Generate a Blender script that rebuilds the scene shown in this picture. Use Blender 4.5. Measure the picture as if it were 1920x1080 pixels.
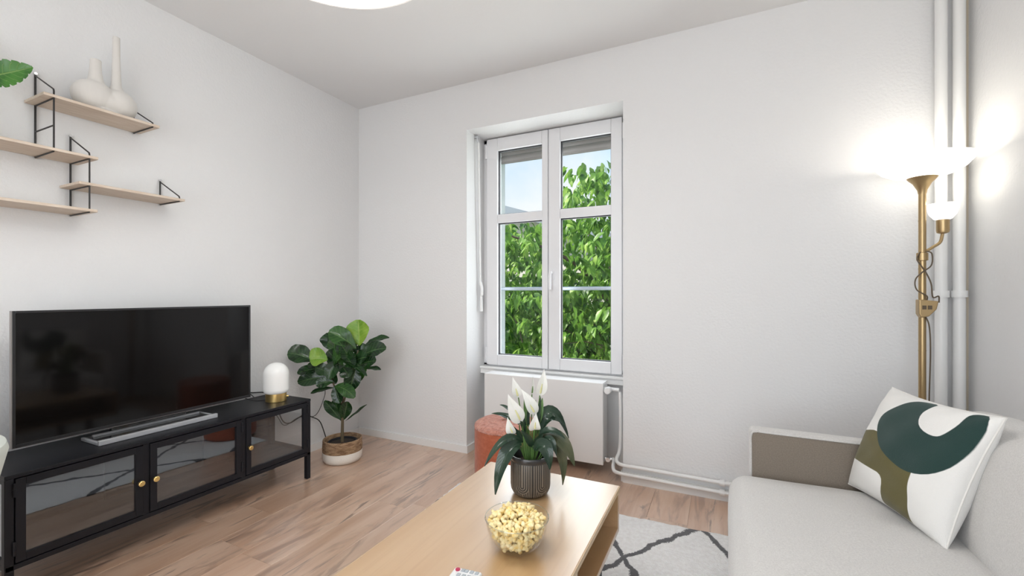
import bpy, bmesh, math, random
import numpy as np
from mathutils import Vector, Matrix
from math import pi, sin, cos, radians

random.seed(7)
sc = bpy.context.scene
for o in list(bpy.data.objects):
    bpy.data.objects.remove(o, do_unlink=True)
COL = sc.collection

# ------------------------------------------------------------------ camera
YAW = math.atan2(394, 821)
cam_d = bpy.data.cameras.new('camera')
cam_d.sensor_width = 36.0
cam_d.lens = 821 / 1920 * 36.0
cam_d.shift_y = 10 / 1920
cam_d.clip_start = 0.05
cam = bpy.data.objects.new('camera', cam_d)
cam.location = (0, 0, 1.1)
cam.rotation_euler = (pi / 2, 0, YAW)
COL.objects.link(cam)
sc.camera = cam

# ------------------------------------------------------------------ view, world, lights
sc.view_settings.view_transform = 'Standard'
sc.view_settings.look = 'None'
sc.view_settings.gamma = 1.0
sc.view_settings.use_curve_mapping = False
sc.view_settings.exposure = 0.1
sc.cycles.use_denoising = True
sc.cycles.max_bounces = 9
sc.cycles.diffuse_bounces = 4
sc.cycles.adaptive_threshold = 0.02
sc.cycles.glossy_bounces = 4
sc.cycles.transparent_max_bounces = 16
sc.cycles.sample_clamp_indirect = 6.0
sc.cycles.caustics_reflective = False
sc.cycles.caustics_refractive = False

world = bpy.data.worlds.new('sky')
sc.world = world
world.use_nodes = True
wn, wl = world.node_tree.nodes, world.node_tree.links
wn.clear()
w_out = wn.new('ShaderNodeOutputWorld')
w_bg = wn.new('ShaderNodeBackground')
w_tc = wn.new('ShaderNodeTexCoord')
w_sep = wn.new('ShaderNodeSeparateXYZ')
w_ramp = wn.new('ShaderNodeValToRGB')
w_noise = wn.new('ShaderNodeTexNoise')
w_mix = wn.new('ShaderNodeMix')
w_mix.data_type = 'RGBA'
w_nr = wn.new('ShaderNodeValToRGB')
wl.new(w_tc.outputs['Generated'], w_sep.inputs[0])
wl.new(w_sep.outputs['Z'], w_ramp.inputs[0])
e = w_ramp.color_ramp.elements
e[0].position = 0.0; e[0].color = (0.86, 0.93, 1.0, 1)
e[1].position = 0.75; e[1].color = (0.25, 0.48, 0.92, 1)
k = e.new(0.30); k.color = (0.52, 0.76, 1.0, 1)
w_noise.inputs['Scale'].default_value = 3.0
w_noise.inputs['Detail'].default_value = 6.0
wl.new(w_tc.outputs['Generated'], w_noise.inputs['Vector'])
wl.new(w_noise.outputs['Fac'], w_nr.inputs[0])
w_nr.color_ramp.elements[0].position = 0.48
w_nr.color_ramp.elements[1].position = 0.75
wl.new(w_nr.outputs[0], w_mix.inputs[0])
wl.new(w_ramp.outputs[0], w_mix.inputs[6])
w_mix.inputs[7].default_value = (0.97, 0.98, 1.0, 1)
wl.new(w_mix.outputs[2], w_bg.inputs[0])
w_bg.inputs[1].default_value = 1.0
wl.new(w_bg.outputs[0], w_out.inputs[0])

sun_d = bpy.data.lights.new('sun', 'SUN')
sun_d.energy = 7.5
sun_d.angle = radians(1.5)
sun_d.color = (1.0, 0.95, 0.86)
sun = bpy.data.objects.new('sun', sun_d)
sun.rotation_euler = Vector((0.62, 0.30, -0.72)).to_track_quat('-Z', 'Y').to_euler()
COL.objects.link(sun)

# added fill light, standing for daylight from an invented window behind the camera
REAR_Y = -1.9
rear_fill_d = bpy.data.lights.new('rear_fill_light', 'AREA')
rear_fill_d.shape = 'RECTANGLE'
rear_fill_d.size = 2.3
rear_fill_d.size_y = 1.9
rear_fill_d.energy = 45
rear_fill_d.color = (0.93, 0.965, 1.0)
rear_fill = bpy.data.objects.new('rear_fill_light', rear_fill_d)
rear_fill.location = (-0.40, REAR_Y + 0.02, 1.35)
rear_fill.rotation_euler = Vector((0, 1, 0)).to_track_quat('-Z', 'Z').to_euler()
COL.objects.link(rear_fill)

# daylight coming in through the window in the back wall
win_d = bpy.data.lights.new('window_daylight', 'AREA')
win_d.shape = 'RECTANGLE'
win_d.size = 0.93
win_d.size_y = 1.48
win_d.energy = 15
win_d.color = (0.94, 0.97, 1.0)
wlo = bpy.data.objects.new('window_daylight', win_d)
wlo.location = (-1.055, 2.90, 1.345)
wlo.rotation_euler = Vector((0, -1, 0)).to_track_quat('-Z', 'Z').to_euler()
COL.objects.link(wlo)

# ------------------------------------------------------------------ material helpers
MATS = {}

def new_mat(name):
    m = bpy.data.materials.new(name)
    m.use_nodes = True
    nt = m.node_tree
    b = nt.nodes['Principled BSDF']
    MATS[name] = m
    return m, nt, b

def rgba(c):
    return (c[0], c[1], c[2], 1.0)

def mat(name, col, rough=0.5, metal=0.0, col2=None, nscale=8.0, stretch=(1, 1, 1), ndetail=6.0,
        bump=0.0, bscale=60.0, bdetail=4.0, bdist=0.01, coat=0.0, coat_ior=1.5, coat_rough=0.05,
        ior=1.5, emit=None, estr=0.0, sheen=0.0, ramp=(0.35, 0.65), sss=0.0):
    m, nt, b = new_mat(name)
    N, L = nt.nodes, nt.links
    b.inputs['Base Color'].default_value = rgba(col)
    b.inputs['Roughness'].default_value = rough
    b.inputs['Metallic'].default_value = metal
    b.inputs['IOR'].default_value = ior
    b.inputs['Coat Weight'].default_value = coat
    b.inputs['Coat IOR'].default_value = coat_ior
    b.inputs['Coat Roughness'].default_value = coat_rough
    b.inputs['Sheen Weight'].default_value = sheen
    if emit:
        b.inputs['Emission Color'].default_value = rgba(emit)
        b.inputs['Emission Strength'].default_value = estr
    tc = N.new('ShaderNodeTexCoord')
    if col2 is not None:
        mp = N.new('ShaderNodeMapping')
        mp.inputs['Scale'].default_value = stretch
        no = N.new('ShaderNodeTexNoise')
        no.inputs['Scale'].default_value = nscale
        no.inputs['Detail'].default_value = ndetail
        cr = N.new('ShaderNodeValToRGB')
        cr.color_ramp.elements[0].position = ramp[0]
        cr.color_ramp.elements[1].position = ramp[1]
        cr.color_ramp.elements[0].color = rgba(col)
        cr.color_ramp.elements[1].color = rgba(col2)
        L.new(tc.outputs['Object'], mp.inputs[0])
        L.new(mp.outputs[0], no.inputs['Vector'])
        L.new(no.outputs['Fac'], cr.inputs[0])
        L.new(cr.outputs[0], b.inputs['Base Color'])
    if bump:
        nb = N.new('ShaderNodeTexNoise')
        nb.inputs['Scale'].default_value = bscale
        nb.inputs['Detail'].default_value = bdetail
        bp = N.new('ShaderNodeBump')
        bp.inputs['Strength'].default_value = bump
        bp.inputs['Distance'].default_value = bdist
        L.new(tc.outputs['Object'], nb.inputs['Vector'])
        L.new(nb.outputs['Fac'], bp.inputs['Height'])
        L.new(bp.outputs[0], b.inputs['Normal'])
    return m

def glass_mat(name, tint=(1, 1, 1), ior=1.5, rough=0.0, scale=1.0, refl=(1, 1, 1)):
    """thin clear sheet: see-through plus a mirror reflection by Fresnel"""
    m = bpy.data.materials.new(name)
    m.use_nodes = True
    N, L = m.node_tree.nodes, m.node_tree.links
    N.clear()
    out = N.new('ShaderNodeOutputMaterial')
    tr = N.new('ShaderNodeBsdfTransparent'); tr.inputs[0].default_value = rgba(tint)
    gl = N.new('ShaderNodeBsdfGlossy'); gl.inputs['Roughness'].default_value = rough; gl.inputs[0].default_value = rgba(refl)
    lw = N.new('ShaderNodeLayerWeight'); lw.inputs[0].default_value = 0.5
    pw = N.new('ShaderNodeMath'); pw.operation = 'POWER'; pw.inputs[1].default_value = 5.0
    f0 = ((ior - 1) / (ior + 1)) ** 2
    mu = N.new('ShaderNodeMath'); mu.operation = 'MULTIPLY_ADD'; mu.use_clamp = True
    mu.inputs[1].default_value = (1 - f0) * scale; mu.inputs[2].default_value = f0 * scale
    L.new(lw.outputs['Facing'], pw.inputs[0])
    mx = N.new('ShaderNodeMixShader')
    L.new(pw.outputs[0], mu.inputs[0]); L.new(mu.outputs[0], mx.inputs[0])
    L.new(tr.outputs[0], mx.inputs[1]); L.new(gl.outputs[0], mx.inputs[2])
    L.new(mx.outputs[0], out.inputs[0])
    MATS[name] = m
    return m

class NB:
    """tiny node-graph helper for math on values"""
    def __init__(s, nt): s.N, s.L = nt.nodes, nt.links
    def m(s, op, a, b=None, c=None, clamp=False):
        n = s.N.new('ShaderNodeMath'); n.operation = op; n.use_clamp = clamp
        for i, v in enumerate((a, b, c)):
            if v is None: continue
            if isinstance(v, (int, float)): n.inputs[i].default_value = v
            else: s.L.new(v, n.inputs[i])
        return n.outputs[0]
    def step(s, v, lo, hi):
        n = s.N.new('ShaderNodeMapRange'); n.interpolation_type = 'SMOOTHSTEP'
        s.L.new(v, n.inputs[0]); n.inputs[1].default_value = lo; n.inputs[2].default_value = hi
        return n.outputs[0]
    def mix(s, f, a, b):
        n = s.N.new('ShaderNodeMix'); n.data_type = 'RGBA'
        if isinstance(f, (int, float)): n.inputs[0].default_value = f
        else: s.L.new(f, n.inputs[0])
        for i, v in ((6, a), (7, b)):
            if isinstance(v, tuple): n.inputs[i].default_value = rgba(v)
            else: s.L.new(v, n.inputs[i])
        return n.outputs[2]
    def noise(s, vec, scale, detail=4.0, rough=0.5, dist=0.0):
        n = s.N.new('ShaderNodeTexNoise')
        n.inputs['Scale'].default_value = scale; n.inputs['Detail'].default_value = detail
        n.inputs['Roughness'].default_value = rough; n.inputs['Distortion'].default_value = dist
        s.L.new(vec, n.inputs['Vector'])
        return n.outputs['Fac']
    def mapping(s, vec, scale=(1, 1, 1), loc=(0, 0, 0), rot=(0, 0, 0)):
        n = s.N.new('ShaderNodeMapping')
        n.inputs['Scale'].default_value = scale; n.inputs['Location'].default_value = loc
        n.inputs['Rotation'].default_value = rot
        s.L.new(vec, n.inputs[0])
        return n.outputs[0]
    def bump(s, h, strength, dist=0.01):
        n = s.N.new('ShaderNodeBump'); n.inputs['Strength'].default_value = strength
        n.inputs['Distance'].default_value = dist
        s.L.new(h, n.inputs['Height'])
        return n.outputs[0]

# ------------------------------------------------------------------ mesh helpers
class MB:
    def __init__(s): s.v, s.f, s.uv = [], [], None
    def add(s, vs, fs):
        o = len(s.v); s.v += [tuple(p) for p in vs]; s.f += [tuple(i + o for i in f) for f in fs]
        return s
    def box(s, x0, x1, y0, y1, z0, z1):
        vs = [(x, y, z) for z in (z0, z1) for y in (y0, y1) for x in (x0, x1)]
        return s.add(vs, [(0, 2, 3, 1), (4, 5, 7, 6), (0, 1, 5, 4), (2, 6, 7, 3), (0, 4, 6, 2), (1, 3, 7, 5)])
    def lathe(s, prof, c=(0, 0, 0), n=32, cap0=True, cap1=True, sx=1.0, sy=1.0):
        vs, fs = [], []
        for r, z in prof:
            for i in range(n):
                a = 2 * pi * i / n
                vs.append((c[0] + r * cos(a) * sx, c[1] + r * sin(a) * sy, c[2] + z))
        for j in range(len(prof) - 1):
            for i in range(n):
                k = (i + 1) % n
                fs.append((j * n + i, j * n + k, (j + 1) * n + k, (j + 1) * n + i))
        if cap0: fs.append(tuple(reversed(range(n))))
        if cap1: fs.append(tuple((len(prof) - 1) * n + i for i in range(n)))
        return s.add(vs, fs)
    def tube(s, pts, r, n=10, cap=True):
        pts = [Vector(p) for p in pts]
        rs = r if isinstance(r, (list, tuple)) else [r] * len(pts)
        t = (pts[1] - pts[0]).normalized()
        up = Vector((0, 0, 1)) if abs(t.z) < 0.9 else Vector((1, 0, 0))
        nrm = t.cross(up).normalized()
        vs, fs = [], []
        for i, p in enumerate(pts):
            if i == 0: d = pts[1] - pts[0]
            elif i == len(pts) - 1: d = pts[-1] - pts[-2]
            else: d = (pts[i + 1] - p).normalized() + (p - pts[i - 1]).normalized()
            d = d.normalized() if d.length > 1e-9 else t
            nrm = (nrm - d * nrm.dot(d)).normalized()
            bn = d.cross(nrm)
            k = 1.0
            if 0 < i < len(pts) - 1:
                ca = max(0.5, d.dot((pts[i + 1] - p).normalized()))
                k = 1.0 / ca if ca > 0.75 else 1.2
            for j in range(n):
                a = 2 * pi * j / n
                vs.append(p + (nrm * cos(a) + bn * sin(a)) * rs[i] * k)
        for i in range(len(pts) - 1):
            for j in range(n):
                k = (j + 1) % n
                fs.append((i * n + j, i * n + k, (i + 1) * n + k, (i + 1) * n + j))
        if cap:
            fs.append(tuple(reversed(range(n)))); fs.append(tuple((len(pts) - 1) * n + j for j in range(n)))
        return s.add(vs, fs)

def smooth_path(pts, k=6):
    """Catmull-Rom resampling"""
    P = [Vector(p) for p in pts]
    P = [P[0] * 2 - P[1]] + P + [P[-1] * 2 - P[-2]]
    out = []
    for i in range(1, len(P) - 2):
        for j in range(k):
            t = j / k
            a, b, c, d = P[i - 1], P[i], P[i + 1], P[i + 2]
            out.append(0.5 * ((2 * b) + (c - a) * t + (2 * a - 5 * b + 4 * c - d) * t * t + (3 * b - a - 3 * c + d) * t ** 3))
    out.append(P[-2])
    return out

def link_obj(name, me, m, parent=None, smooth=False, bevel=0.0, seg=3, angle=35):
    if m is not None:
        me.materials.clear(); me.materials.append(MATS[m] if isinstance(m, str) else m)
    o = bpy.data.objects.new(name, me)
    COL.objects.link(o)
    if parent is not None: o.parent = parent
    if smooth or bevel:
        me.polygons.foreach_set('use_smooth', [True] * len(me.polygons))
        if not bevel:
            me.set_sharp_from_angle(angle=radians(angle))
    if bevel:
        bv = o.modifiers.new('bevel', 'BEVEL')
        bv.width = bevel; bv.segments = seg; bv.limit_method = 'ANGLE'
        bv.angle_limit = radians(40); bv.harden_normals = True
    return o

def build(name, mb, m, parent=None, smooth=False, bevel=0.0, seg=3, angle=35):
    """mb holds world coordinates; they are stored relative to the parent's origin"""
    off = Vector((0, 0, 0))
    if parent is not None:
        p = parent
        while p is not None:
            off += Vector(p.location); p = p.parent
    me = bpy.data.meshes.new(name)
    me.from_pydata([(v[0] - off.x, v[1] - off.y, v[2] - off.z) for v in mb.v], [], mb.f)
    me.update()
    return link_obj(name, me, m, parent, smooth, bevel, seg, angle)

def tag(o, label=None, cat=None, group=None, kind=None):
    if label: o['label'] = label
    if cat: o['category'] = cat
    if group: o['group'] = group
    if kind: o['kind'] = kind
    return o

def thing(name, label, cat, loc=(0, 0, 0), group=None):
    o = bpy.data.objects.new(name, None)
    o.empty_display_size = 0.05
    COL.objects.link(o); o.location = loc
    return tag(o, label, cat, group)

def part(name, m, parent, *boxes, bevel=0.0, seg=2):
    mb = MB()
    for b in boxes: mb.box(*b)
    return build(name, mb, m, parent, bevel=bevel, seg=seg)

def struct(name, m, *boxes, bevel=0.0):
    mb = MB()
    for b in boxes: mb.box(*b)
    return tag(build(name, mb, m, None, bevel=bevel), kind='structure')

def puff(x0, x1, y0, y1, z0, z1, r, n=14, bulge=(0, 0, 0), wob=0.0, seed=1):
    """rounded soft block; bulge pushes the faces out along x, y, z"""
    rnd = random.Random(seed)
    c = Vector(((x0 + x1) / 2, (y0 + y1) / 2, (z0 + z1) / 2))
    hs = Vector(((x1 - x0) / 2, (y1 - y0) / 2, (z1 - z0) / 2))
    mb = MB(); idx = {}
    ph = [rnd.uniform(0, 6) for _ in range(6)]
    def g(t):   # denser near the ends
        t = -1 + 2 * t
        return math.copysign(abs(t) ** 0.75, t)
    def vert(p):
        key = (round(p[0], 5), round(p[1], 5), round(p[2], 5))
        if key in idx: return idx[key]
        q = Vector((p[0] * hs.x, p[1] * hs.y, p[2] * hs.z))
        inn = Vector([max(-(h - r), min(h - r, v)) for v, h in zip(q, hs)])
        dlt = q - inn
        if dlt.length > 1e-9: q = inn + dlt.normalized() * r
        u, v, w = p
        q.x += math.copysign(bulge[0] * abs(u) * (1 - v * v) * (1 - w * w), u)
        q.y += math.copysign(bulge[1] * abs(v) * (1 - u * u) * (1 - w * w), v)
        q.z += math.copysign(bulge[2] * abs(w) * (1 - u ** 4) * (1 - v ** 4), w)
        if wob:
            s = wob * (sin(9 * q.x + ph[0]) * sin(7 * q.y + ph[1]) + 0.6 * sin(17 * q.y + ph[2] + 5 * q.z) * sin(13 * q.x + ph[3]))
            q.z += s; q.x += s * 0.5
        mb.v.append(tuple(c + q)); idx[key] = len(mb.v) - 1
        return idx[key]
    for ax in range(3):
        for sgn in (-1, 1):
            a, b = (ax + 1) % 3, (ax + 2) % 3
            for i in range(n):
                for j in range(n):
                    quad = []
                    for di, dj in ((0, 0), (1, 0), (1, 1), (0, 1)):
                        p = [0, 0, 0]; p[ax] = sgn; p[a] = g((i + di) / n); p[b] = g((j + dj) / n)
                        quad.append(vert(p))
                    if sgn < 0: quad.reverse()
                    mb.f.append(tuple(quad))
    return mb

def leaf_mesh(name, base, mid, tip, width, normal, prof, fold=0.15, n=9, m=4, wave=0.0, off=Vector((0, 0, 0))):
    """leaf blade along a bent spine; normal = side the upper face looks to; uv = (across, along)"""
    base, mid, tip, normal = Vector(base), Vector(mid), Vector(tip), Vector(normal).normalized()
    ctrl = mid * 2 - (base + tip) * 0.5
    vs, fs, uvs = [], [], []
    for i in range(n + 1):
        t = i / n
        p = base * (1 - t) ** 2 + ctrl * 2 * t * (1 - t) + tip * t * t
        d = ((ctrl - base) * (1 - t) + (tip - ctrl) * t).normalized()
        side = d.cross(normal)
        if side.length < 1e-4: side = d.cross(Vector((0.3, 0.5, 0.8)))
        side.normalize(); up = side.cross(d).normalized()
        if up.dot(normal) < 0: up = -up
        w = width * 0.5 * prof(t)
        for j in range(-m, m + 1):
            s = j / m
            q = p + side * (w * s) + up * (abs(s) * w * fold * 2 + wave * w * sin(t * 14 + s * 2) * abs(s))
            vs.append(q - off); uvs.append((0.5 + s * 0.5, t))
    k = 2 * m + 1
    for i in range(n):
        for j in range(2 * m):
            fs.append((i * k + j, i * k + j + 1, (i + 1) * k + j + 1, (i + 1) * k + j))
    me = bpy.data.meshes.new(name)
    me.from_pydata([tuple(v) for v in vs], [], fs)
    ul = me.uv_layers.new(name='uv')
    for poly in me.polygons:
        for li in poly.loop_indices:
            ul.data[li].uv = uvs[me.loops[li].vertex_index]
    me.polygons.foreach_set('use_smooth', [True] * len(me.polygons))
    me.update()
    return me

def world_off(p):
    off = Vector((0, 0, 0))
    while p is not None:
        off += Vector(p.location); p = p.parent
    return off

# ------------------------------------------------------------------ materials
mat('wall_paint', (0.80, 0.80, 0.80), 0.85, bump=0.35, bscale=75, bdetail=5, bdist=0.006)
mat('ceiling_paint', (0.82, 0.82, 0.82), 0.9, bump=0.1, bscale=60, bdist=0.004)
mat('white_gloss', (0.84, 0.84, 0.83), 0.35)
mat('white_metal', (0.82, 0.82, 0.81), 0.4)
mat('pvc_white', (0.80, 0.80, 0.815), 0.3)
mat('dark_seal', (0.03, 0.03, 0.035), 0.6)
mat('black_metal', (0.009, 0.0095, 0.013), 0.42, ior=1.36, bump=0.05, bscale=300, bdist=0.001)
mat('black_wire', (0.02, 0.018, 0.017), 0.45)
mat('brass', (0.78, 0.56, 0.22), 0.3, 0.9)
mat('lamp_brass', (0.44, 0.32, 0.17), 0.36, 1.0)
mat('silver', (0.72, 0.73, 0.75), 0.3, 0.9)
mat('satin_alu', (0.52, 0.53, 0.55), 0.35, 0.25)
mat('tv_bezel', (0.02, 0.02, 0.022), 0.3)
mat('tv_bezel_edge', (0.33, 0.31, 0.30), 0.35, 0.7)
mat('tv_screen', (0.004, 0.0035, 0.0035), 0.07, ior=1.38)
mat('piano_black', (0.006, 0.006, 0.007), 0.05, ior=2.2)
mat('cord_black', (0.015, 0.015, 0.015), 0.5)
mat('cord_brown', (0.10, 0.07, 0.04), 0.5)
mat('chrome', (0.8, 0.8, 0.8), 0.15, 1.0)
mat('shelf_oak', (0.60, 0.49, 0.39), 0.55, col2=(0.70, 0.60, 0.50), nscale=18, stretch=(6, 0.7, 6))
mat('stoneware', (0.70, 0.675, 0.64), 0.8, bump=0.1, bscale=90, bdist=0.003)
mat('soil', (0.035, 0.025, 0.018), 0.95, bump=0.8, bscale=120, bdist=0.01)
mat('bark', (0.10, 0.075, 0.05), 0.9, bump=0.5, bscale=50)
mat('stem_green', (0.10, 0.20, 0.05), 0.5)
mat('stem_brown', (0.12, 0.09, 0.05), 0.7)
mat('sofa_fabric', (0.56, 0.54, 0.52), 0.95, col2=(0.70, 0.68, 0.655), nscale=260, stretch=(1, 1.6, 1), ramp=(0.3, 0.7), bump=0.35, bscale=420, bdist=0.004, sheen=0.25)
mat('sofa_shaded_fabric', (0.20, 0.165, 0.13), 0.95, col2=(0.26, 0.22, 0.18), nscale=260, ramp=(0.3, 0.7), bump=0.3, bscale=420, bdist=0.003, sheen=0.15)  # sofa fabric darkened and browned to carry the shade on the arm
mat('sofa_leg', (0.05, 0.04, 0.03), 0.5)
mat('chair_fabric', (0.55, 0.58, 0.53), 0.9, bump=0.3, bscale=300, bdist=0.003, sheen=0.2)
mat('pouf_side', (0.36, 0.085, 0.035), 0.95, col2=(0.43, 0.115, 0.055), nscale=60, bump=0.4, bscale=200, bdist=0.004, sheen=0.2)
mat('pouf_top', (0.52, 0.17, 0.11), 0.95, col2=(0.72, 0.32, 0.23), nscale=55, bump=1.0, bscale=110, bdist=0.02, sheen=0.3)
mat('remote_white', (0.80, 0.80, 0.80), 0.45)
mat('remote_grey', (0.42, 0.45, 0.48), 0.5)
mat('remote_red', (0.50, 0.03, 0.09), 0.4)
mat('popcorn_white', (0.92, 0.79, 0.46), 0.7, col2=(0.90, 0.60, 0.15), nscale=60, ramp=(0.46, 0.72), bump=0.4, bscale=150, bdist=0.004)
mat('basket_cotton', (0.83, 0.79, 0.72), 0.9, bump=0.4, bscale=180, bdist=0.004)
mat('shutter_grey', (0.30, 0.28, 0.27), 0.5)
mat('facade', (0.85, 0.85, 0.85), 0.9)
mat('house_cream', (0.80, 0.74, 0.62), 0.9)
mat('roof_grey', (0.32, 0.36, 0.40), 0.7)
mat('lawn', (0.10, 0.20, 0.04), 0.95, col2=(0.16, 0.27, 0.06), nscale=5)
mat('rail_blue_grey', (0.45, 0.50, 0.56), 0.4, 0.3)
mat('strip_tan', (0.62, 0.54, 0.42), 0.6)
mat('lamp_opal', (0.9, 0.9, 0.88), 0.25, emit=(1.0, 0.98, 0.95), estr=0.06)
mat('pendant_shade', (0.85, 0.84, 0.81), 0.8, emit=(1.0, 0.95, 0.88), estr=0.5)
mat('pendant_diffuser', (0.9, 0.9, 0.88), 0.6, emit=(1.0, 0.988, 0.965), estr=10.0)
mat('torchiere_glass', (0.9, 0.9, 0.86), 0.4, emit=(1.0, 0.97, 0.90), estr=1.3)
glass_mat('window_glass', (0.985, 0.99, 0.988), 1.45, scale=0.4)
glass_mat('cabinet_glass', (0.96, 0.97, 0.975), 1.5, scale=2.6, refl=(0.90, 0.95, 1.0))
glass_mat('bowl_glass', (0.975, 0.985, 0.98), 1.45, scale=1.2)

def wood_floor():
    m, nt, b = new_mat('floor_oak'); q = NB(nt)
    tc = nt.nodes.new('ShaderNodeTexCoord'); oi = nt.nodes.new('ShaderNodeObjectInfo')
    cx = nt.nodes.new('ShaderNodeCombineXYZ')
    r = oi.outputs['Random']
    q.L.new(q.m('MULTIPLY', r, 37.0), cx.inputs[0]); q.L.new(q.m('MULTIPLY', r, 91.0), cx.inputs[1]); q.L.new(q.m('MULTIPLY', r, 13.0), cx.inputs[2])
    ad = nt.nodes.new('ShaderNodeVectorMath'); ad.operation = 'ADD'
    q.L.new(tc.outputs['Object'], ad.inputs[0]); q.L.new(cx.outputs[0], ad.inputs[1])
    v = ad.outputs[0]
    grain = q.noise(q.mapping(v, (55, 2.6, 8)), 1.0, 8, 0.65, 0.6)
    cloud = q.noise(q.mapping(v, (9, 1.6, 4)), 1.0, 4, 0.55, 0.8)
    crack = q.noise(q.mapping(v, (17, 1.9, 6)), 1.0, 4, 0.55, 1.3)
    knot = q.noise(q.mapping(v, (9, 1.7, 6)), 1.0, 5, 0.6, 1.6)
    c = q.mix(q.step(cloud, 0.32, 0.72), (0.52, 0.31, 0.195), (0.67, 0.46, 0.33))
    c = q.mix(q.m('MULTIPLY', q.step(grain, 0.42, 0.75), 0.45), c, (0.70, 0.53, 0.41))
    c = q.mix(q.m('MULTIPLY', q.step(knot, 0.52, 0.66), 0.6), c, (0.25, 0.135, 0.085))
    c = q.mix(q.m('MULTIPLY', q.m('MULTIPLY', q.step(crack, 0.58, 0.635), q.step(cloud, 0.44, 0.58)), 0.75), c, (0.12, 0.062, 0.04))
    tone = q.m('MULTIPLY_ADD', r, 0.14, 0.93)
    hs = nt.nodes.new('ShaderNodeHueSaturation'); q.L.new(tone, hs.inputs['Value']); q.L.new(c, hs.inputs['Color'])
    q.L.new(hs.outputs[0], b.inputs['Base Color'])
    b.inputs['Roughness'].default_value = 0.4
    b.inputs['Coat Weight'].default_value = 1.0
    b.inputs['Coat Roughness'].default_value = 0.34
    b.inputs['Coat IOR'].default_value = 2.3
    q.L.new(q.bump(grain, 0.12, 0.002), b.inputs['Normal'])
wood_floor()

def table_oak():
    m, nt, b = new_mat('table_oak'); q = NB(nt)
    tc = nt.nodes.new('ShaderNodeTexCoord'); v = tc.outputs['Object']
    g = q.noise(q.mapping(v, (60, 2.5, 60)), 1.0, 8, 0.6, 0.3)
    cl = q.noise(q.mapping(v, (9, 1.2, 9)), 1.0, 4, 0.5, 0.5)
    c = q.mix(q.step(cl, 0.3, 0.7), (0.50, 0.30, 0.135), (0.58, 0.38, 0.20))
    c = q.mix(q.m('MULTIPLY', q.step(g, 0.45, 0.75), 0.4), c, (0.43, 0.23, 0.085))
    q.L.new(c, b.inputs['Base Color'])
    b.inputs['Roughness'].default_value = 0.28
    b.inputs['Coat Weight'].default_value = 1.0
    b.inputs['Coat IOR'].default_value = 2.25
    b.inputs['Coat Roughness'].default_value = 0.31
table_oak()
mat('table_edge', (0.72, 0.56, 0.36), 0.45, col2=(0.62, 0.46, 0.27), nscale=12, stretch=(8, 1, 8))

def rug_mat():
    m, nt, b = new_mat('rug_wool'); q = NB(nt)
    tc = nt.nodes.new('ShaderNodeTexCoord'); v = tc.outputs['Object']
    n1 = nt.nodes.new('ShaderNodeTexNoise'); n1.inputs['Scale'].default_value = 9.0; n1.inputs['Detail'].default_value = 2.0
    q.L.new(v, n1.inputs['Vector'])
    sub = nt.nodes.new('ShaderNodeVectorMath'); sub.operation = 'SUBTRACT'; sub.inputs[1].default_value = (0.5, 0.5, 0.5)
    q.L.new(n1.outputs['Color'], sub.inputs[0])
    scl = nt.nodes.new('ShaderNodeVectorMath'); scl.operation = 'SCALE'; scl.inputs['Scale'].default_value = 0.07
    q.L.new(sub.outputs[0], scl.inputs[0])
    ad = nt.nodes.new('ShaderNodeVectorMath'); ad.operation = 'ADD'
    q.L.new(v, ad.inputs[0]); q.L.new(scl.outputs[0], ad.inputs[1])
    sp = nt.nodes.new('ShaderNodeSeparateXYZ'); q.L.new(ad.outputs[0], sp.inputs[0])
    # diamond trellis: lines where (x/a + y/b) or (x/a - y/b) is a whole number
    x = q.m('DIVIDE', q.m('ADD', sp.outputs[0], 0.10), 0.53)
    y = q.m('DIVIDE', q.m('SUBTRACT', sp.outputs[1], 2.215), 0.79)
    def line(s):
        fr = q.m('FRACT', q.m('ADD', s, 100.5))
        return q.m('ABSOLUTE', q.m('SUBTRACT', fr, 0.5))
    d = q.m('MINIMUM', line(q.m('ADD', x, y)), line(q.m('SUBTRACT', x, y)))
    fuzz = q.noise(v, 150, 3)
    d = q.m('ADD', d, q.m('MULTIPLY', q.m('SUBTRACT', fuzz, 0.5), 0.045))
    ln = q.step(d, 0.036, 0.024)
    mot = q.noise(v, 60, 5)
    c = q.mix(q.step(mot, 0.3, 0.7), (0.85, 0.83, 0.81), (0.93, 0.92, 0.905))
    c = q.mix(q.m('MULTIPLY', ln, 0.93), c, (0.045, 0.045, 0.052))
    q.L.new(c, b.inputs['Base Color'])
    b.inputs['Roughness'].default_value = 0.95
    b.inputs['Sheen Weight'].default_value = 0.2
    hh = q.m('ADD', q.noise(v, 170, 4), q.m('MULTIPLY', q.noise(q.mapping(v, (12, 40, 10)), 1.0, 3), 0.8))
    q.L.new(q.bump(hh, 0.7, 0.012), b.inputs['Normal'])
rug_mat()

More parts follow.
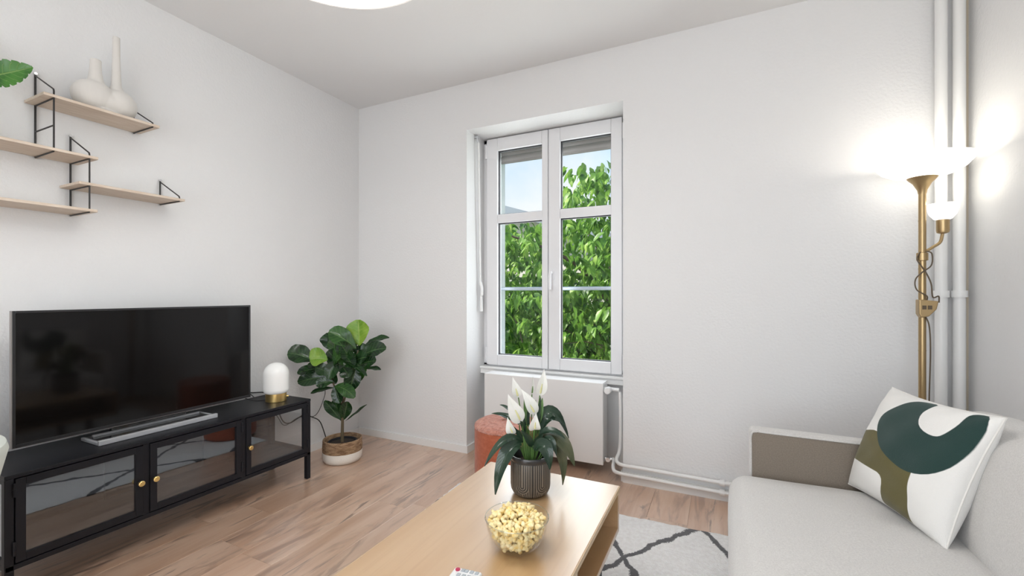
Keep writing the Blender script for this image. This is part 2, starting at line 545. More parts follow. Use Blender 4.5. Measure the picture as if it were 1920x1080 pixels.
def pot_mat():
    m, nt, b = new_mat('ribbed_stoneware'); q = NB(nt)
    tc = nt.nodes.new('ShaderNodeTexCoord'); sp = nt.nodes.new('ShaderNodeSeparateXYZ')
    q.L.new(tc.outputs['Object'], sp.inputs[0])
    ang = q.m('ARCTAN2', sp.outputs[1], sp.outputs[0])
    P = 2 * pi / 6
    u = q.m('MULTIPLY', q.m('SUBTRACT', q.m('FRACT', q.m('ADD', q.m('DIVIDE', ang, P), 10.013)), 0.5), P * 0.07)
    au = q.m('ABSOLUTE', u)
    dz = q.m('MINIMUM', q.m('SUBTRACT', sp.outputs[2], 0.047), 0.0)
    r = q.m('SQRT', q.m('ADD', q.m('MULTIPLY', u, u), q.m('MULTIPLY', dz, dz)))
    inside = q.m('LESS_THAN', r, 0.026)
    s = q.m('ADD', q.m('MULTIPLY', inside, r), q.m('MULTIPLY', q.m('SUBTRACT', 1.0, inside), au))
    st = q.m('SINE', q.m('MULTIPLY', s, 2 * pi / 0.0074))
    band = q.step(sp.outputs[2], 0.122, 0.118)
    low = q.step(sp.outputs[2], 0.004, 0.008)
    st = q.m('MULTIPLY', q.m('MULTIPLY', q.step(st, -0.1, 0.5), band), low)
    grain = q.noise(tc.outputs['Object'], 120, 3)
    c = q.mix(st, (0.030, 0.028, 0.026), (0.235, 0.205, 0.165))
    c = q.mix(q.m('MULTIPLY', grain, 0.3), c, (0.07, 0.06, 0.05))
    q.L.new(c, b.inputs['Base Color'])
    b.inputs['Roughness'].default_value = 0.38
    q.L.new(q.bump(st, 0.6, 0.002), b.inputs['Normal'])
pot_mat()
mat('pot_glaze', (0.035, 0.036, 0.038), 0.2, coat=0.3)

def leaf_mat(name, dark, light, vein, rough=0.3, lat=8.0, trans=0.15, vs=0.6):
    m, nt, b = new_mat(name); q = NB(nt)
    uv = nt.nodes.new('ShaderNodeUVMap'); sp = nt.nodes.new('ShaderNodeSeparateXYZ')
    q.L.new(uv.outputs[0], sp.inputs[0])
    a = q.m('ABSOLUTE', q.m('SUBTRACT', sp.outputs[0], 0.5))
    mid = q.step(a, 0.035, 0.012)
    fr = q.m('ABSOLUTE', q.m('SUBTRACT', q.m('FRACT', q.m('SUBTRACT', q.m('MULTIPLY', sp.outputs[1], lat), q.m('MULTIPLY', a, lat * 0.42))), 0.5))
    ltv = q.m('MULTIPLY', q.step(fr, 0.09, 0.03), 0.5)
    vn = q.m('MULTIPLY', q.m('MAXIMUM', mid, ltv), vs)
    tc = nt.nodes.new('ShaderNodeTexCoord')
    c = q.mix(q.step(q.noise(tc.outputs['Object'], 18, 3), 0.35, 0.65), dark, light)
    c = q.mix(vn, c, vein)
    q.L.new(c, b.inputs['Base Color'])
    b.inputs['Roughness'].default_value = rough
    q.L.new(q.bump(vn, 0.5, 0.004), b.inputs['Normal'])
    if trans:
        tr = nt.nodes.new('ShaderNodeBsdfTranslucent'); mx = nt.nodes.new('ShaderNodeMixShader')
        q.L.new(c, tr.inputs[0]); mx.inputs[0].default_value = trans
        out = nt.nodes['Material Output']
        q.L.new(b.outputs[0], mx.inputs[1]); q.L.new(tr.outputs[0], mx.inputs[2]); q.L.new(mx.outputs[0], out.inputs[0])
leaf_mat('fig_dark', (0.006, 0.026, 0.008), (0.014, 0.055, 0.012), (0.10, 0.20, 0.06), 0.2)
leaf_mat('fig_mid', (0.02, 0.075, 0.014), (0.035, 0.12, 0.02), (0.16, 0.30, 0.08), 0.2)
leaf_mat('fig_bright', (0.16, 0.33, 0.03), (0.25, 0.42, 0.05), (0.42, 0.55, 0.16), 0.35)
leaf_mat('lily_dark', (0.012, 0.035, 0.02), (0.03, 0.06, 0.035), (0.06, 0.10, 0.07), 0.14, 14, 0.1, 0.4)
leaf_mat('lily_olive', (0.06, 0.075, 0.035), (0.10, 0.105, 0.055), (0.06, 0.07, 0.03), 0.35, 14, 0.1, 0.4)
leaf_mat('lily_green', (0.11, 0.22, 0.07), (0.20, 0.33, 0.13), (0.25, 0.38, 0.18), 0.4, 12, 0.2, 0.4)
leaf_mat('lily_spathe', (0.84, 0.85, 0.80), (0.88, 0.88, 0.86), (0.70, 0.76, 0.62), 0.55, 6, 0.3, 0.25)
leaf_mat('monstera', (0.025, 0.11, 0.02), (0.06, 0.20, 0.03), (0.25, 0.40, 0.12), 0.25, 7)
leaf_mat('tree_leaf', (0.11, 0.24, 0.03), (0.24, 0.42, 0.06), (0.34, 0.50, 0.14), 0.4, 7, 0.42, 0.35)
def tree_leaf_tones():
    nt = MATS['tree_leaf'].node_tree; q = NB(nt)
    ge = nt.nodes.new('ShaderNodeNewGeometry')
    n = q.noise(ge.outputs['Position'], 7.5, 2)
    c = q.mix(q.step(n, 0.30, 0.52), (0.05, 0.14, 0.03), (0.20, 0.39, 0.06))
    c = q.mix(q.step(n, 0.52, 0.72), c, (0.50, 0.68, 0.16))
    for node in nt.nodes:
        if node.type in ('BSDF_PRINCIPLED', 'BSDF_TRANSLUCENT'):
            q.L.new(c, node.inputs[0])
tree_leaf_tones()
leaf_mat('hedge_leaf', (0.035, 0.10, 0.015), (0.07, 0.17, 0.03), (0.10, 0.20, 0.05), 0.5, 7, 0.3, 0.2)

def basket_mat():
    m, nt, b = new_mat('basket_seagrass'); q = NB(nt)
    tc = nt.nodes.new('ShaderNodeTexCoord'); sp = nt.nodes.new('ShaderNodeSeparateXYZ')
    q.L.new(tc.outputs['Object'], sp.inputs[0])
    rows = q.m('SINE', q.m('MULTIPLY', sp.outputs[2], 2 * pi / 0.011))
    ang = q.m('ARCTAN2', sp.outputs[1], sp.outputs[0])
    w = q.m('MULTIPLY', rows, q.m('SINE', q.m('MULTIPLY', ang, 60)))
    n = q.noise(q.mapping(tc.outputs['Object'], (30, 30, 120)), 1.0, 4)
    c = q.mix(q.step(n, 0.3, 0.7), (0.20, 0.11, 0.055), (0.44, 0.29, 0.17))
    q.L.new(c, b.inputs['Base Color']); b.inputs['Roughness'].default_value = 0.85
    q.L.new(q.bump(w, 0.6, 0.004), b.inputs['Normal'])
basket_mat()

def cushion_mat():
    m, nt, b = new_mat('cushion_print'); q = NB(nt)
    a1 = nt.nodes.new('ShaderNodeAttribute'); a1.attribute_name = 'green'
    a2 = nt.nodes.new('ShaderNodeAttribute'); a2.attribute_name = 'olive'
    tc = nt.nodes.new('ShaderNodeTexCoord')
    c = q.mix(q.step(a2.outputs['Fac'], 0.003, -0.003), (0.83, 0.815, 0.785), (0.115, 0.098, 0.030))
    c = q.mix(q.step(a1.outputs['Fac'], 0.003, -0.003), c, (0.012, 0.042, 0.036))
    q.L.new(c, b.inputs['Base Color']); b.inputs['Roughness'].default_value = 0.9
    b.inputs['Sheen Weight'].default_value = 0.15
    q.L.new(q.bump(q.m('ADD', q.noise(tc.outputs['Object'], 500, 2), q.m('MULTIPLY', q.noise(tc.outputs['Object'], 12, 3), 1.5)), 0.25, 0.006), b.inputs['Normal'])
cushion_mat()

# ------------------------------------------------------------------ room shell
XL, XR, YB, ZC = -2.58, 0.966, 2.587, 2.55
NX0, NX1, NZ = -1.588, -0.522, 2.227         # window niche in the back wall
YN, YO = 2.86, 3.06                          # niche back, outer face
T = 0.2
flo = struct('floor', 'soil', (XL - T, XR + T, REAR_Y - T, YO, -0.16, -0.012))
struct('ceiling', 'ceiling_paint', (XL - T, XR + T, REAR_Y - T, YO, ZC, ZC + 0.2))
struct('wall_left', 'wall_paint', (XL - T, XL, REAR_Y - T, YB, -0.012, ZC))
struct('wall_right', 'wall_paint', (XR, XR + T, REAR_Y - T, YB, -0.012, ZC))
struct('wall_back', 'wall_paint',
       (XL - T, NX0, YB, YO, -0.012, ZC), (NX1, XR + T, YB, YO, -0.012, ZC), (NX0, NX1, YB, YO, NZ, ZC),
       (NX0, NX1, YN, YO, -0.012, 0.56))
# outside reveal, a little narrower than the niche
struct('trim_1', 'facade', (NX0, -1.527, 2.885, YO - 0.002, 0.56, NZ), (-0.583, NX1, 2.885, YO - 0.002, 0.56, NZ),
       (-1.527, -0.583, 2.885, YO - 0.002, 0.56, 0.60))
RW0, RW1, RZ0, RZ1 = -1.58, 0.78, 0.35, 2.35
struct('wall_rear', 'wall_paint', (XL, RW0, REAR_Y - T, REAR_Y, -0.012, ZC), (RW1, XR, REAR_Y - T, REAR_Y, -0.012, ZC),
       (RW0, RW1, REAR_Y - T, REAR_Y, RZ1, ZC), (RW0, RW1, REAR_Y - T, REAR_Y, -0.012, RZ0))
w2 = struct('added_rear_window', 'pvc_white', (RW0, RW0 + 0.06, REAR_Y - 0.12, REAR_Y - 0.06, RZ0, RZ1), (RW1 - 0.06, RW1, REAR_Y - 0.12, REAR_Y - 0.06, RZ0, RZ1),  # unseen window, invented to frame the added fill light
            (RW0, RW1, REAR_Y - 0.12, REAR_Y - 0.06, RZ0, RZ0 + 0.06), (RW0, RW1, REAR_Y - 0.12, REAR_Y - 0.06, RZ1 - 0.06, RZ1),
            (-0.43, -0.37, REAR_Y - 0.12, REAR_Y - 0.06, RZ0, RZ1))
part('pane', 'window_glass', w2, (RW0 + 0.06, -0.43, REAR_Y - 0.094, REAR_Y - 0.09, RZ0 + 0.06, RZ1 - 0.06))
part('pane', 'window_glass', w2, (-0.37, RW1 - 0.06, REAR_Y - 0.094, REAR_Y - 0.09, RZ0 + 0.06, RZ1 - 0.06))
# baseboards
BH, BT = 0.05, 0.012
struct('baseboard_left', 'white_gloss', (XL, XL + BT, REAR_Y, YB, 0, BH))
struct('baseboard_back', 'white_gloss', (XL, NX0 + BT, YB - BT, YB, 0, BH), (NX0, NX0 + BT, YB, YN, 0, BH))
struct('baseboard_back_right', 'white_gloss', (NX1, XR, YB - BT, YB, 0, 0.062), (NX1 - BT, NX1, YB, YN, 0, 0.062))
struct('baseboard_right', 'white_gloss', (XR - BT, XR, REAR_Y, YB - BT, 0, BH))
struct('corner_strip', 'strip_tan', (XR - 0.012, XR, YB - 0.012, YB, 0.07, ZC))  # thin tan strip along the right room corner

# floor planks
PW, PL = 0.187, 1.285
rp = random.Random(3)
full = None
x = XL
mesh_cache = {}
row = 0
while x < XR - 0.005:
    w = min(PW, XR - x)
    y = REAR_Y - rp.uniform(0.1, PL - 0.1)
    while y < YN:
        y0, y1 = max(y, REAR_Y), min(y + PL, YN)
        if y1 - y0 > 0.02:
            key = (round(w, 3), round(y1 - y0, 3))
            if key not in mesh_cache:
                mb = MB(); g = 0.0004; bv = 0.0009
                a0, a1, b0, b1 = g, w - g, g, (y1 - y0) - g
                mb.add([(a0, b0, -0.012), (a1, b0, -0.012), (a1, b1, -0.012), (a0, b1, -0.012),
                        (a0, b0, -bv * .6), (a1, b0, -bv * .6), (a1, b1, -bv * .6), (a0, b1, -bv * .6),
                        (a0 + bv, b0 + bv, 0), (a1 - bv, b0 + bv, 0), (a1 - bv, b1 - bv, 0), (a0 + bv, b1 - bv, 0)],
                       [(0, 1, 5, 4), (1, 2, 6, 5), (2, 3, 7, 6), (3, 0, 4, 7), (4, 5, 9, 8), (5, 6, 10, 9), (6, 7, 11, 10), (7, 4, 8, 11), (8, 9, 10, 11), (3, 2, 1, 0)])
                me = bpy.data.meshes.new('plank'); me.from_pydata(mb.v, [], mb.f); me.materials.append(MATS['floor_oak'])
                mesh_cache[key] = me
            o = bpy.data.objects.new('plank', mesh_cache[key]); COL.objects.link(o)
            o.parent = flo; o.location = (x, y0, 0)
        y += PL
    x += PW

# ------------------------------------------------------------------ window 1
WZ0, WZ1 = 0.572, 2.227
win = struct('window_1', 'pvc_white', (NX0, -1.545, 2.83, 2.885, WZ0, WZ1), (-0.575, NX1, 2.83, 2.885, WZ0, WZ1),
             (NX0, NX1, 2.83, 2.885, WZ1 - 0.03, WZ1), (NX0, NX1, 2.83, 2.885, WZ0 - 0.012, WZ0 + 0.02), bevel=0.003)
def sash(x0, x1, gx0, gx1, handle):
    y0, y1 = 2.800, 2.862
    z0, z1 = 0.583, 2.219
    s = part('sash', 'pvc_white', win, (x0, gx0, y0, y1, z0, z1), (gx1, x1, y0, y1, z0, z1),
             (gx0, gx1, y0, y1, 2.130, z1), (gx0, gx1, y0, y1, z0, 0.658), bevel=0.004)
    part('transom_bar', 'pvc_white', s, (gx0, gx1, y0 + 0.003, y1, 1.607, 1.668), bevel=0.003)
    for (a, b) in ((0.658, 1.607), (1.668, 2.130)):
        part('glazing_seal', 'dark_seal', s, (gx0, gx0 + 0.006, 2.822, 2.842, a, b), (gx1 - 0.006, gx1, 2.822, 2.842, a, b),
             (gx0, gx1, 2.822, 2.842, b - 0.007, b), (gx0, gx1, 2.822, 2.842, a, a + 0.005))
        part('pane', 'window_glass', s, (gx0 + 0.003, gx1 - 0.003, 2.829, 2.834, a + 0.003, b - 0.003))
    if handle:
        hx = -1.040
        mb = MB(); mb.box(hx - 0.013, hx + 0.013, y0 - 0.01, y0, 1.195, 1.262)
        mb.tube([(hx, y0 - 0.005, 1.240), (hx, y0 - 0.045, 1.240)], 0.009)
        mb.tube([(hx, y0 - 0.040, 1.247), (hx, y0 - 0.048, 1.215), (hx, y0 - 0.048, 1.125)], [0.010, 0.011, 0.009])
        build('handle', mb, 'pvc_white', s, smooth=True)
    return s
sash(-1.549, -1.073, -1.462, -1.117, False)
sash(-1.069, -0.572, -0.986, -0.642, True)
mb = MB()
for z in (0.66, 2.13):
    mb.tube([(-1.556, 2.805, z - 0.05), (-1.556, 2.805, z + 0.05)], 0.008)
    mb.tube([(-0.562, 2.805, z - 0.05), (-0.562, 2.805, z + 0.05)], 0.008)
build('hinge', mb, 'pvc_white', win, smooth=True)
struct('trim_3', 'white_gloss', (NX0, NX1, 2.778, 2.832, 0.520, 0.572), (NX0, NX1, 2.768, 2.778, 0.557, 0.572), bevel=0.003)['label'] = 'white window ledge above the radiator'

# roller shutter, its crank, the safety rail outside
sh = thing('roller_shutter', 'grey roller shutter pulled up at the top of the window outside', 'shutter', (-1.055, 2.98, 2.09))
for i in range(4):
    z0 = 2.100 + i * 0.046
    mb = MB(); n = 8; vs = []
    for xx in (-1.523, -0.587):
        for j in range(n + 1):
            t = j / n
            vs.append((xx, 2.985 - 0.007 * sin(pi * t), z0 + 0.043 * t))
        for j in range(n, -1, -1):
            t = j / n
            vs.append((xx, 2.993 - 0.007 * sin(pi * t), z0 + 0.043 * t))
    k = 2 * (n + 1)
    fs = [(j, (j + 1) % k, k + (j + 1) % k, k + j) for j in range(k)] + [tuple(reversed(range(k))), tuple(range(k, 2 * k))]
    mb.add(vs, fs)
    build('slat', mb, 'shutter_grey', sh)
part('bottom_bar', 'shutter_grey', sh, (-1.523, -0.587, 2.982, 2.997, 2.088, 2.100))
cr = thing('shutter_crank', 'thin white crank rod hanging beside the left window sash', 'crank', (-1.565, 2.72, 0.95))
mb = MB(); mb.tube([(-1.561, 2.705, 2.17), (-1.566, 2.74, 1.16)], 0.0065); build('rod', mb, 'white_gloss', cr, smooth=True)
mb = MB(); mb.box(-1.588, -1.560, 2.692, 2.716, 2.205, 2.215); mb.tube([(-1.572, 2.705, 2.205), (-1.572, 2.705, 2.185), (-1.561, 2.705, 2.165)], 0.006); build('bracket', mb, 'silver', cr, smooth=True)
mb = MB(); mb.tube([(-1.566, 2.74, 1.18), (-1.556, 2.742, 1.14), (-1.556, 2.742, 1.09)], 0.011); mb.tube([(-1.556, 2.742, 1.09), (-1.566, 2.75, 1.08), (-1.560, 2.742, 0.97)], [0.008, 0.008, 0.011]); build('handle', mb, 'white_gloss', cr, smooth=True)
mb = MB(); mb.tube([(-1.53, 2.96, 1.134), (-0.58, 2.96, 1.134)], 0.013, 12)
tag(build('safety_rail', mb, 'rail_blue_grey', None, smooth=True), 'blue-grey safety rail across the window outside', 'rail')

# ------------------------------------------------------------------ radiator and heating pipes
rad = thing('radiator', 'flat white panel radiator under the window', 'radiator', (-1.06, 2.68, 0.055))
part('front_panel', 'white_metal', rad, (-1.470, -0.648, 2.622, 2.640, 0.058, 0.556), bevel=0.006, seg=3)
part('rear_panel', 'white_metal', rad, (-1.465, -0.655, 2.715, 2.730, 0.07, 0.54), bevel=0.005)
part('top_grille', 'white_metal', rad, (-1.468, -0.650, 2.640, 2.730, 0.543, 0.554), bevel=0.002)
part('side_cover', 'white_metal', rad, (-0.655, -0.648, 2.636, 2.730, 0.07, 0.548), bevel=0.002)
part('side_cover', 'white_metal', rad, (-1.470, -1.463, 2.636, 2.730, 0.07, 0.548), bevel=0.002)
part('wall_hook', 'white_metal', rad, (-1.30, -1.27, 2.728, YN, 0.10, 0.50))
part('wall_hook', 'white_metal', rad, (-0.85, -0.82, 2.728, YN, 0.10, 0.50))
vt = build('valve', MB().tube([(-0.648, 2.66, 0.517), (-0.560, 2.66, 0.517)], 0.011), 'white_metal', rad, smooth=True)
h2 = MB().tube([(-0.618, 2.66, 0.517), (-0.618, 2.645, 0.517), (-0.618, 2.640, 0.517), (-0.618, 2.600, 0.517), (-0.618, 2.596, 0.517)], [0.012, 0.013, 0.020, 0.020, 0.017], 20)
build('thermostat_head', h2, 'white_gloss', vt, smooth=True)
lv = MB().tube([(-0.648, 2.66, 0.095), (-0.600, 2.66, 0.095)], 0.010).tube([(-0.622, 2.66, 0.095), (-0.622, 2.63, 0.095)], 0.014)
build('lower_valve', lv, 'chrome', rad, smooth=True)
def pipe(name, pts, r, label, parent_extra=None):
    o = thing(name, label, 'pipe', pts[0])
    build('tube', MB().tube(smooth_path(pts, 5), r, 14), 'white_gloss', o, smooth=True)
    return o
PY = 2.552
p1 = pipe('heating_pipe', [(-0.557, 2.66, 0.505), (-0.552, 2.66, 0.40), (-0.552, 2.66, 0.22), (-0.556, 2.645, 0.150), (-0.560, 2.59, 0.118), (-0.52, PY, 0.110), (-0.40, PY, 0.109), (0.0, PY, 0.104), (0.60, PY, 0.100)], 0.0105,
          'upper white heating pipe running from the radiator along the baseboard')
p2 = pipe('heating_pipe', [(-0.600, 2.66, 0.095), (-0.59, 2.65, 0.090), (-0.577, 2.58, 0.068), (-0.54, PY, 0.060), (-0.40, PY, 0.058), (0.0, PY, 0.053), (0.60, PY, 0.050)], 0.0105,
          'lower white heating pipe running from the radiator along the baseboard')
for o, z in ((p1, 0.1035), (p2, 0.0527)):
    build('coupling', MB().tube([(-0.012, PY, z), (0.012, PY, z)], 0.0175, 14), 'white_gloss', o, smooth=True)
    build('clamp', MB().box(0.02, 0.03, PY, YB - 0.012, z - 0.005, z + 0.005), 'white_gloss', o)
for px, lab in ((0.862, 'vertical white heating pipe nearer the floor lamp'), (0.921, 'vertical white heating pipe right in the room corner')):
    o = thing('heating_pipe', lab, 'pipe', (px, 2.535, 0.0))
    build('tube', MB().tube([(px, 2.535, 0.0), (px, 2.535, ZC)], 0.021, 20), 'white_gloss', o, smooth=True)
    build('sleeve', MB().tube([(px, 2.535, 1.083), (px, 2.535, 1.112)], 0.0275, 20), 'white_gloss', o, smooth=True)
    build('clamp', MB().box(px - 0.006, px + 0.006, 2.535, YB, 1.092, 1.103), 'white_gloss', o)

# ------------------------------------------------------------------ sofa
sofa = thing('sofa', 'light grey fabric sofa along the right wall', 'sofa', (0.5, 1.1, 0.0))
SY0, SY1 = 0.15, 1.90
part('base', 'sofa_fabric', sofa, (0.075, 0.93, SY0 - 0.06, SY1 + 0.07, 0.13, 0.27), bevel=0.02, seg=3)
build('seat_cushion', puff(0.025, 0.70, SY0, SY1 - 0.004, 0.25, 0.425, 0.062, 22, (0.012, 0.0, 0.016), 0.0035, 3), 'sofa_fabric', sofa, smooth=True, angle=80)
bc = puff(-0.105, 0.105, SY0, SY1 - 0.012, -0.19, 0.19, 0.075, 20, (0.03, 0.0, 0.012), 0.003, 5)
tilt = radians(13)
bc.v = [(0.715 + vx * cos(tilt) + vz * sin(tilt), vy, 0.545 - vx * sin(tilt) + vz * cos(tilt)) for vx, vy, vz in bc.v]
build('back_cushion', bc, 'sofa_fabric', sofa, smooth=True, angle=80)
part('backrest', 'sofa_fabric', sofa, (0.84, 0.945, SY0 - 0.06, SY1 + 0.07, 0.16, 0.66), bevel=0.03, seg=4)
for ya, yb, yi in ((SY1, SY1 + 0.075, SY1), (SY0 - 0.075, SY0, SY0)):
    arm = part('arm', 'sofa_fabric', sofa, (0.095, 0.86, ya + (0.010 if yi == ya else 0), yb - (0.010 if yi == yb else 0), 0.16, 0.580), bevel=0.016, seg=4)
    part('shaded_inner_face', 'sofa_shaded_fabric', arm, (0.100, 0.86, min(yi, yi + (0.012 if yi == ya else -0.012)), max(yi, yi + (0.012 if yi == ya else -0.012)), 0.20, 0.574), bevel=0.005)  # inner face of the arm, its shade put into the colour
    zp = 0.575
    build('piping', MB().tube(smooth_path([(0.100, yi, 0.30), (0.099, yi, 0.50), (0.100, yi, 0.560), (0.118, yi, zp), (0.20, yi, zp), (0.84, yi, zp)], 5), 0.0035, 8), 'sofa_fabric', arm, smooth=True)
for lx in (0.13, 0.88):
    for ly in (SY0 + 0.02, SY1 - 0.02):
        build('leg', MB().tube([(lx, ly, 0.013 if lx < 0.5 else 0.0), (lx, ly, 0.135)], [0.014, 0.02], 12), 'sofa_leg', sofa, smooth=True)

# printed cushion, leaning in the sofa corner
GREEN = [(0.467, 0.938), (0.6, 0.954), (0.597, 0.902), (0.587, 0.832), (0.617, 0.757), (0.673, 0.712), (0.745, 0.696), (0.796, 0.709), (0.828, 0.762), (0.848, 0.833), (0.847, 0.904), (0.855, 0.944), (0.889, 0.971), (0.948, 0.977), (0.971, 0.896), (0.965, 0.793), (0.956, 0.697), (0.939, 0.603), (0.912, 0.513), (0.862, 0.437), (0.783, 0.387), (0.693, 0.367), (0.593, 0.38), (0.48, 0.42), (0.38, 0.477), (0.301, 0.557), (0.265, 0.633), (0.265, 0.709), (0.307, 0.79), (0.37, 0.86), (0.423, 0.91)]
OLIVE = [(0.124, 0.53), (0.307, 0.575), (0.42, 0.53), (0.50, 0.48), (0.60, 0.44), (0.69, 0.42), (0.74, 0.42), (0.742, 0.35), (0.748, 0.278), (0.759, 0.157), (0.766, 0.073), (0.765, -0.05), (0.48, -0.05), (0.5, 0.049), (0.523, 0.113), (0.52, 0.208), (0.48, 0.252), (0.387, 0.252), (0.083, 0.254), (-0.05, 0.25), (-0.05, 0.53)]
def chaikin(P):
    out = []
    for (ax, ay), (bx, by) in zip(P, P[1:] + P[:1]):
        out += [(ax * .75 + bx * .25, ay * .75 + by * .25), (ax * .25 + bx * .75, ay * .25 + by * .75)]
    return out
GREEN, OLIVE = chaikin(GREEN), chaikin(OLIVE)

def sdf(poly, pts):
    P = np.array(poly); Q = np.roll(P, -1, axis=0)
    out = np.full(len(pts), 1e9); ins = np.zeros(len(pts), bool)
    X, Y = pts[:, 0], pts[:, 1]
    for (ax, ay), (bx, by) in zip(P, Q):
        dx, dy = bx - ax, by - ay
        t = np.clip(((X - ax) * dx + (Y - ay) * dy) / (dx * dx + dy * dy), 0, 1)
        out = np.minimum(out, np.hypot(X - ax - t * dx, Y - ay - t * dy))
        c = ((ay > Y) != (by > Y))
        with np.errstate(divide='ignore', invalid='ignore'):
            xi = (bx - ax) * (Y - ay) / (by - ay) + ax
        ins ^= c & (X < xi)
    return np.where(ins, -out, out)

CB_L, CB_R = Vector((0.398, 1.885, 0.436)), Vector((0.522, 1.505, 0.436))
CT_L, CT_R = Vector((0.535, 1.945, 0.772)), Vector((0.652, 1.550, 0.782))
cu = thing('throw_cushion', 'white throw cushion with dark green and olive abstract print', 'cushion', tuple((CB_L + CB_R) / 2))
NC = 96
nrm = ((CB_R - CB_L).cross(CT_L - CB_L)).normalized()
if nrm.x > 0: nrm = -nrm
vs, fs, gs = [], [], []
co = (CB_L + CB_R) / 2
for side in (1, -1):
    for i in range(NC + 1):
        for j in range(NC + 1):
            u, v = sin(pi / 2 * (-1 + 2 * i / NC)), sin(pi / 2 * (-1 + 2 * j / NC))
            pu = u * (1 - 0.075 * (1 - v * v) * abs(u) ** 3); pv = v * (1 - 0.075 * (1 - u * u) * abs(v) ** 3)
            s_, t_ = (pu + 1) / 2, (pv + 1) / 2
            p = (CB_L * (1 - s_) + CB_R * s_) * (1 - t_) + (CT_L * (1 - s_) + CT_R * s_) * t_
            th = 0.078 * (max(0, (1 - u ** 2)) * max(0, (1 - v ** 2))) ** 0.42
            wr = 0.003 * sin(7 * u + 3 * v) * sin(9 * v - 2 * u) * (1 - u ** 4) * (1 - v ** 4)
            wr += 0.0045 * (abs(u * v) ** 2) * sin(16 * (u - v)) * (1 - abs(u)) * 3
            vs.append(p + nrm * side * (th + (wr if side > 0 else 0)) - co)
            gs.append((s_, t_) if side > 0 else (9.0, 9.0))
K = (NC + 1) ** 2
for side in (0, 1):
    for i in range(NC):
        for j in range(NC):
            a = side * K + i * (NC + 1) + j
            f = (a, a + NC + 1, a + NC + 2, a + 1)
            fs.append(f if side == 0 else tuple(reversed(f)))
me = bpy.data.meshes.new('cover'); me.from_pydata([tuple(v) for v in vs], [], fs)
gp = np.array(gs)
for nm, poly in (('green', GREEN), ('olive', OLIVE)):
    at = me.attributes.new(nm, 'FLOAT', 'POINT'); at.data.foreach_set('value', sdf(poly, gp).astype(np.float32))
bm = bmesh.new(); bm.from_mesh(me); bmesh.ops.remove_doubles(bm, verts=bm.verts, dist=0.00005); bm.normal_update(); bm.to_mesh(me); bm.free()
link_obj('cover', me, 'cushion_print', cu, smooth=True, angle=120)
edge = []
for a, b in ((CB_L, CB_R), (CB_R, CT_R), (CT_R, CT_L), (CT_L, CB_L)):
    cen = (CB_L + CB_R + CT_L + CT_R) / 4
    for i in range(10):
        t = i / 10; u = -1 + 2 * t
        p = a * (1 - t) + b * t
        mid = (a + b) / 2
        edge.append(p + (cen - mid) * (0.075 * (1 - u * u)))
edge.append(edge[0])
mat('cushion_seam', (0.78, 0.76, 0.72), 0.9)
build('seam', MB().tube(edge, 0.0028, 6), 'cushion_seam', cu, smooth=True)

# ------------------------------------------------------------------ rug
RA = radians(2.0)
rug_c = Vector((-0.41, 1.33, 0.0))
mb = MB(); nx, ny = 90, 90
rr = random.Random(11)
hw, hl = 0.93, 0.86
def rug_pt(i, j):
    a, b = -1 + 2 * i / nx, -1 + 2 * j / ny
    px, py = a * hw, b * hl
    e = min(1.0, min(1 - abs(a), 1 - abs(b)) * 40)
    if e < 0.01:
        px += rr.uniform(-0.004, 0.004); py += rr.uniform(-0.004, 0.004)
    z = 0.004 + 0.009 * e ** 0.5 + rr.uniform(-0.0012, 0.0012)
    return (rug_c.x + px * cos(RA) - py * sin(RA), rug_c.y + px * sin(RA) + py * cos(RA), z)
for i in range(nx + 1):
    for j in range(ny + 1): mb.v.append(rug_pt(i, j))
for i in range(nx):
    for j in range(ny):
        a = i * (ny + 1) + j
        mb.f.append((a, a + ny + 1, a + ny + 2, a + 1))
# rim down to the floor
ring = [i * (ny + 1) for i in range(nx + 1)] + [nx * (ny + 1) + j for j in range(1, ny + 1)] + [i * (ny + 1) + ny for i in range(nx - 1, -1, -1)] + [j for j in range(ny - 1, 0, -1)]
base = len(mb.v)
for r in ring: mb.v.append((mb.v[r][0], mb.v[r][1], 0.0002))
n = len(ring)
for i in range(n): mb.f.append((ring[i], base + i, base + (i + 1) % n, ring[(i + 1) % n]))
mb.f.append(tuple(base + i for i in range(n)))
tag(build('rug', mb, 'rug_wool', None, smooth=True, angle=60), 'off-white wool rug with dark grey diamond lines', 'rug')

# ------------------------------------------------------------------ coffee table
TX0, TX1, TY0, TY1, TZ = -0.868, -0.336, 0.66, 1.606, 0.400
ct = thing('coffee_table', 'oak coffee table with open side compartments', 'table', ((TX0 + TX1) / 2, (TY0 + TY1) / 2, 0.013))
part('tabletop', 'table_oak', ct, (TX0, TX1, TY0, TY1, TZ - 0.018, TZ), bevel=0.0025)
part('end_panel', 'table_oak', ct, (TX0 + 0.002, TX1 - 0.002, TY1 - 0.020, TY1 - 0.001, 0.235, TZ - 0.018), bevel=0.0015)
part('end_panel', 'table_oak', ct, (TX0 + 0.002, TX1 - 0.002, TY0 + 0.001, TY0 + 0.020, 0.235, TZ - 0.018), bevel=0.0015)
part('shelf', 'table_oak', ct, (TX0 + 0.002, TX1 - 0.002, TY0 + 0.020, TY1 - 0.020, 0.235, 0.253), bevel=0.0015)
part('divider', 'table_oak', ct, (TX0 + 0.004, TX1 - 0.004, 1.085, 1.103, 0.253, TZ - 0.018))
part('rail', 'table_oak', ct, (TX0 + 0.25, TX0 + 0.268, TY0 + 0.020, TY1 - 0.020, 0.253, TZ - 0.018))
for (a0, a1) in ((TX1 - 0.0015, TX1 + 0.0015), (TX0 - 0.0015, TX0 + 0.0015)):
    part('edge_band', 'table_edge', ct, (a0, a1, TY0 + 0.001, TY1 - 0.001, TZ - 0.017, TZ - 0.0015))
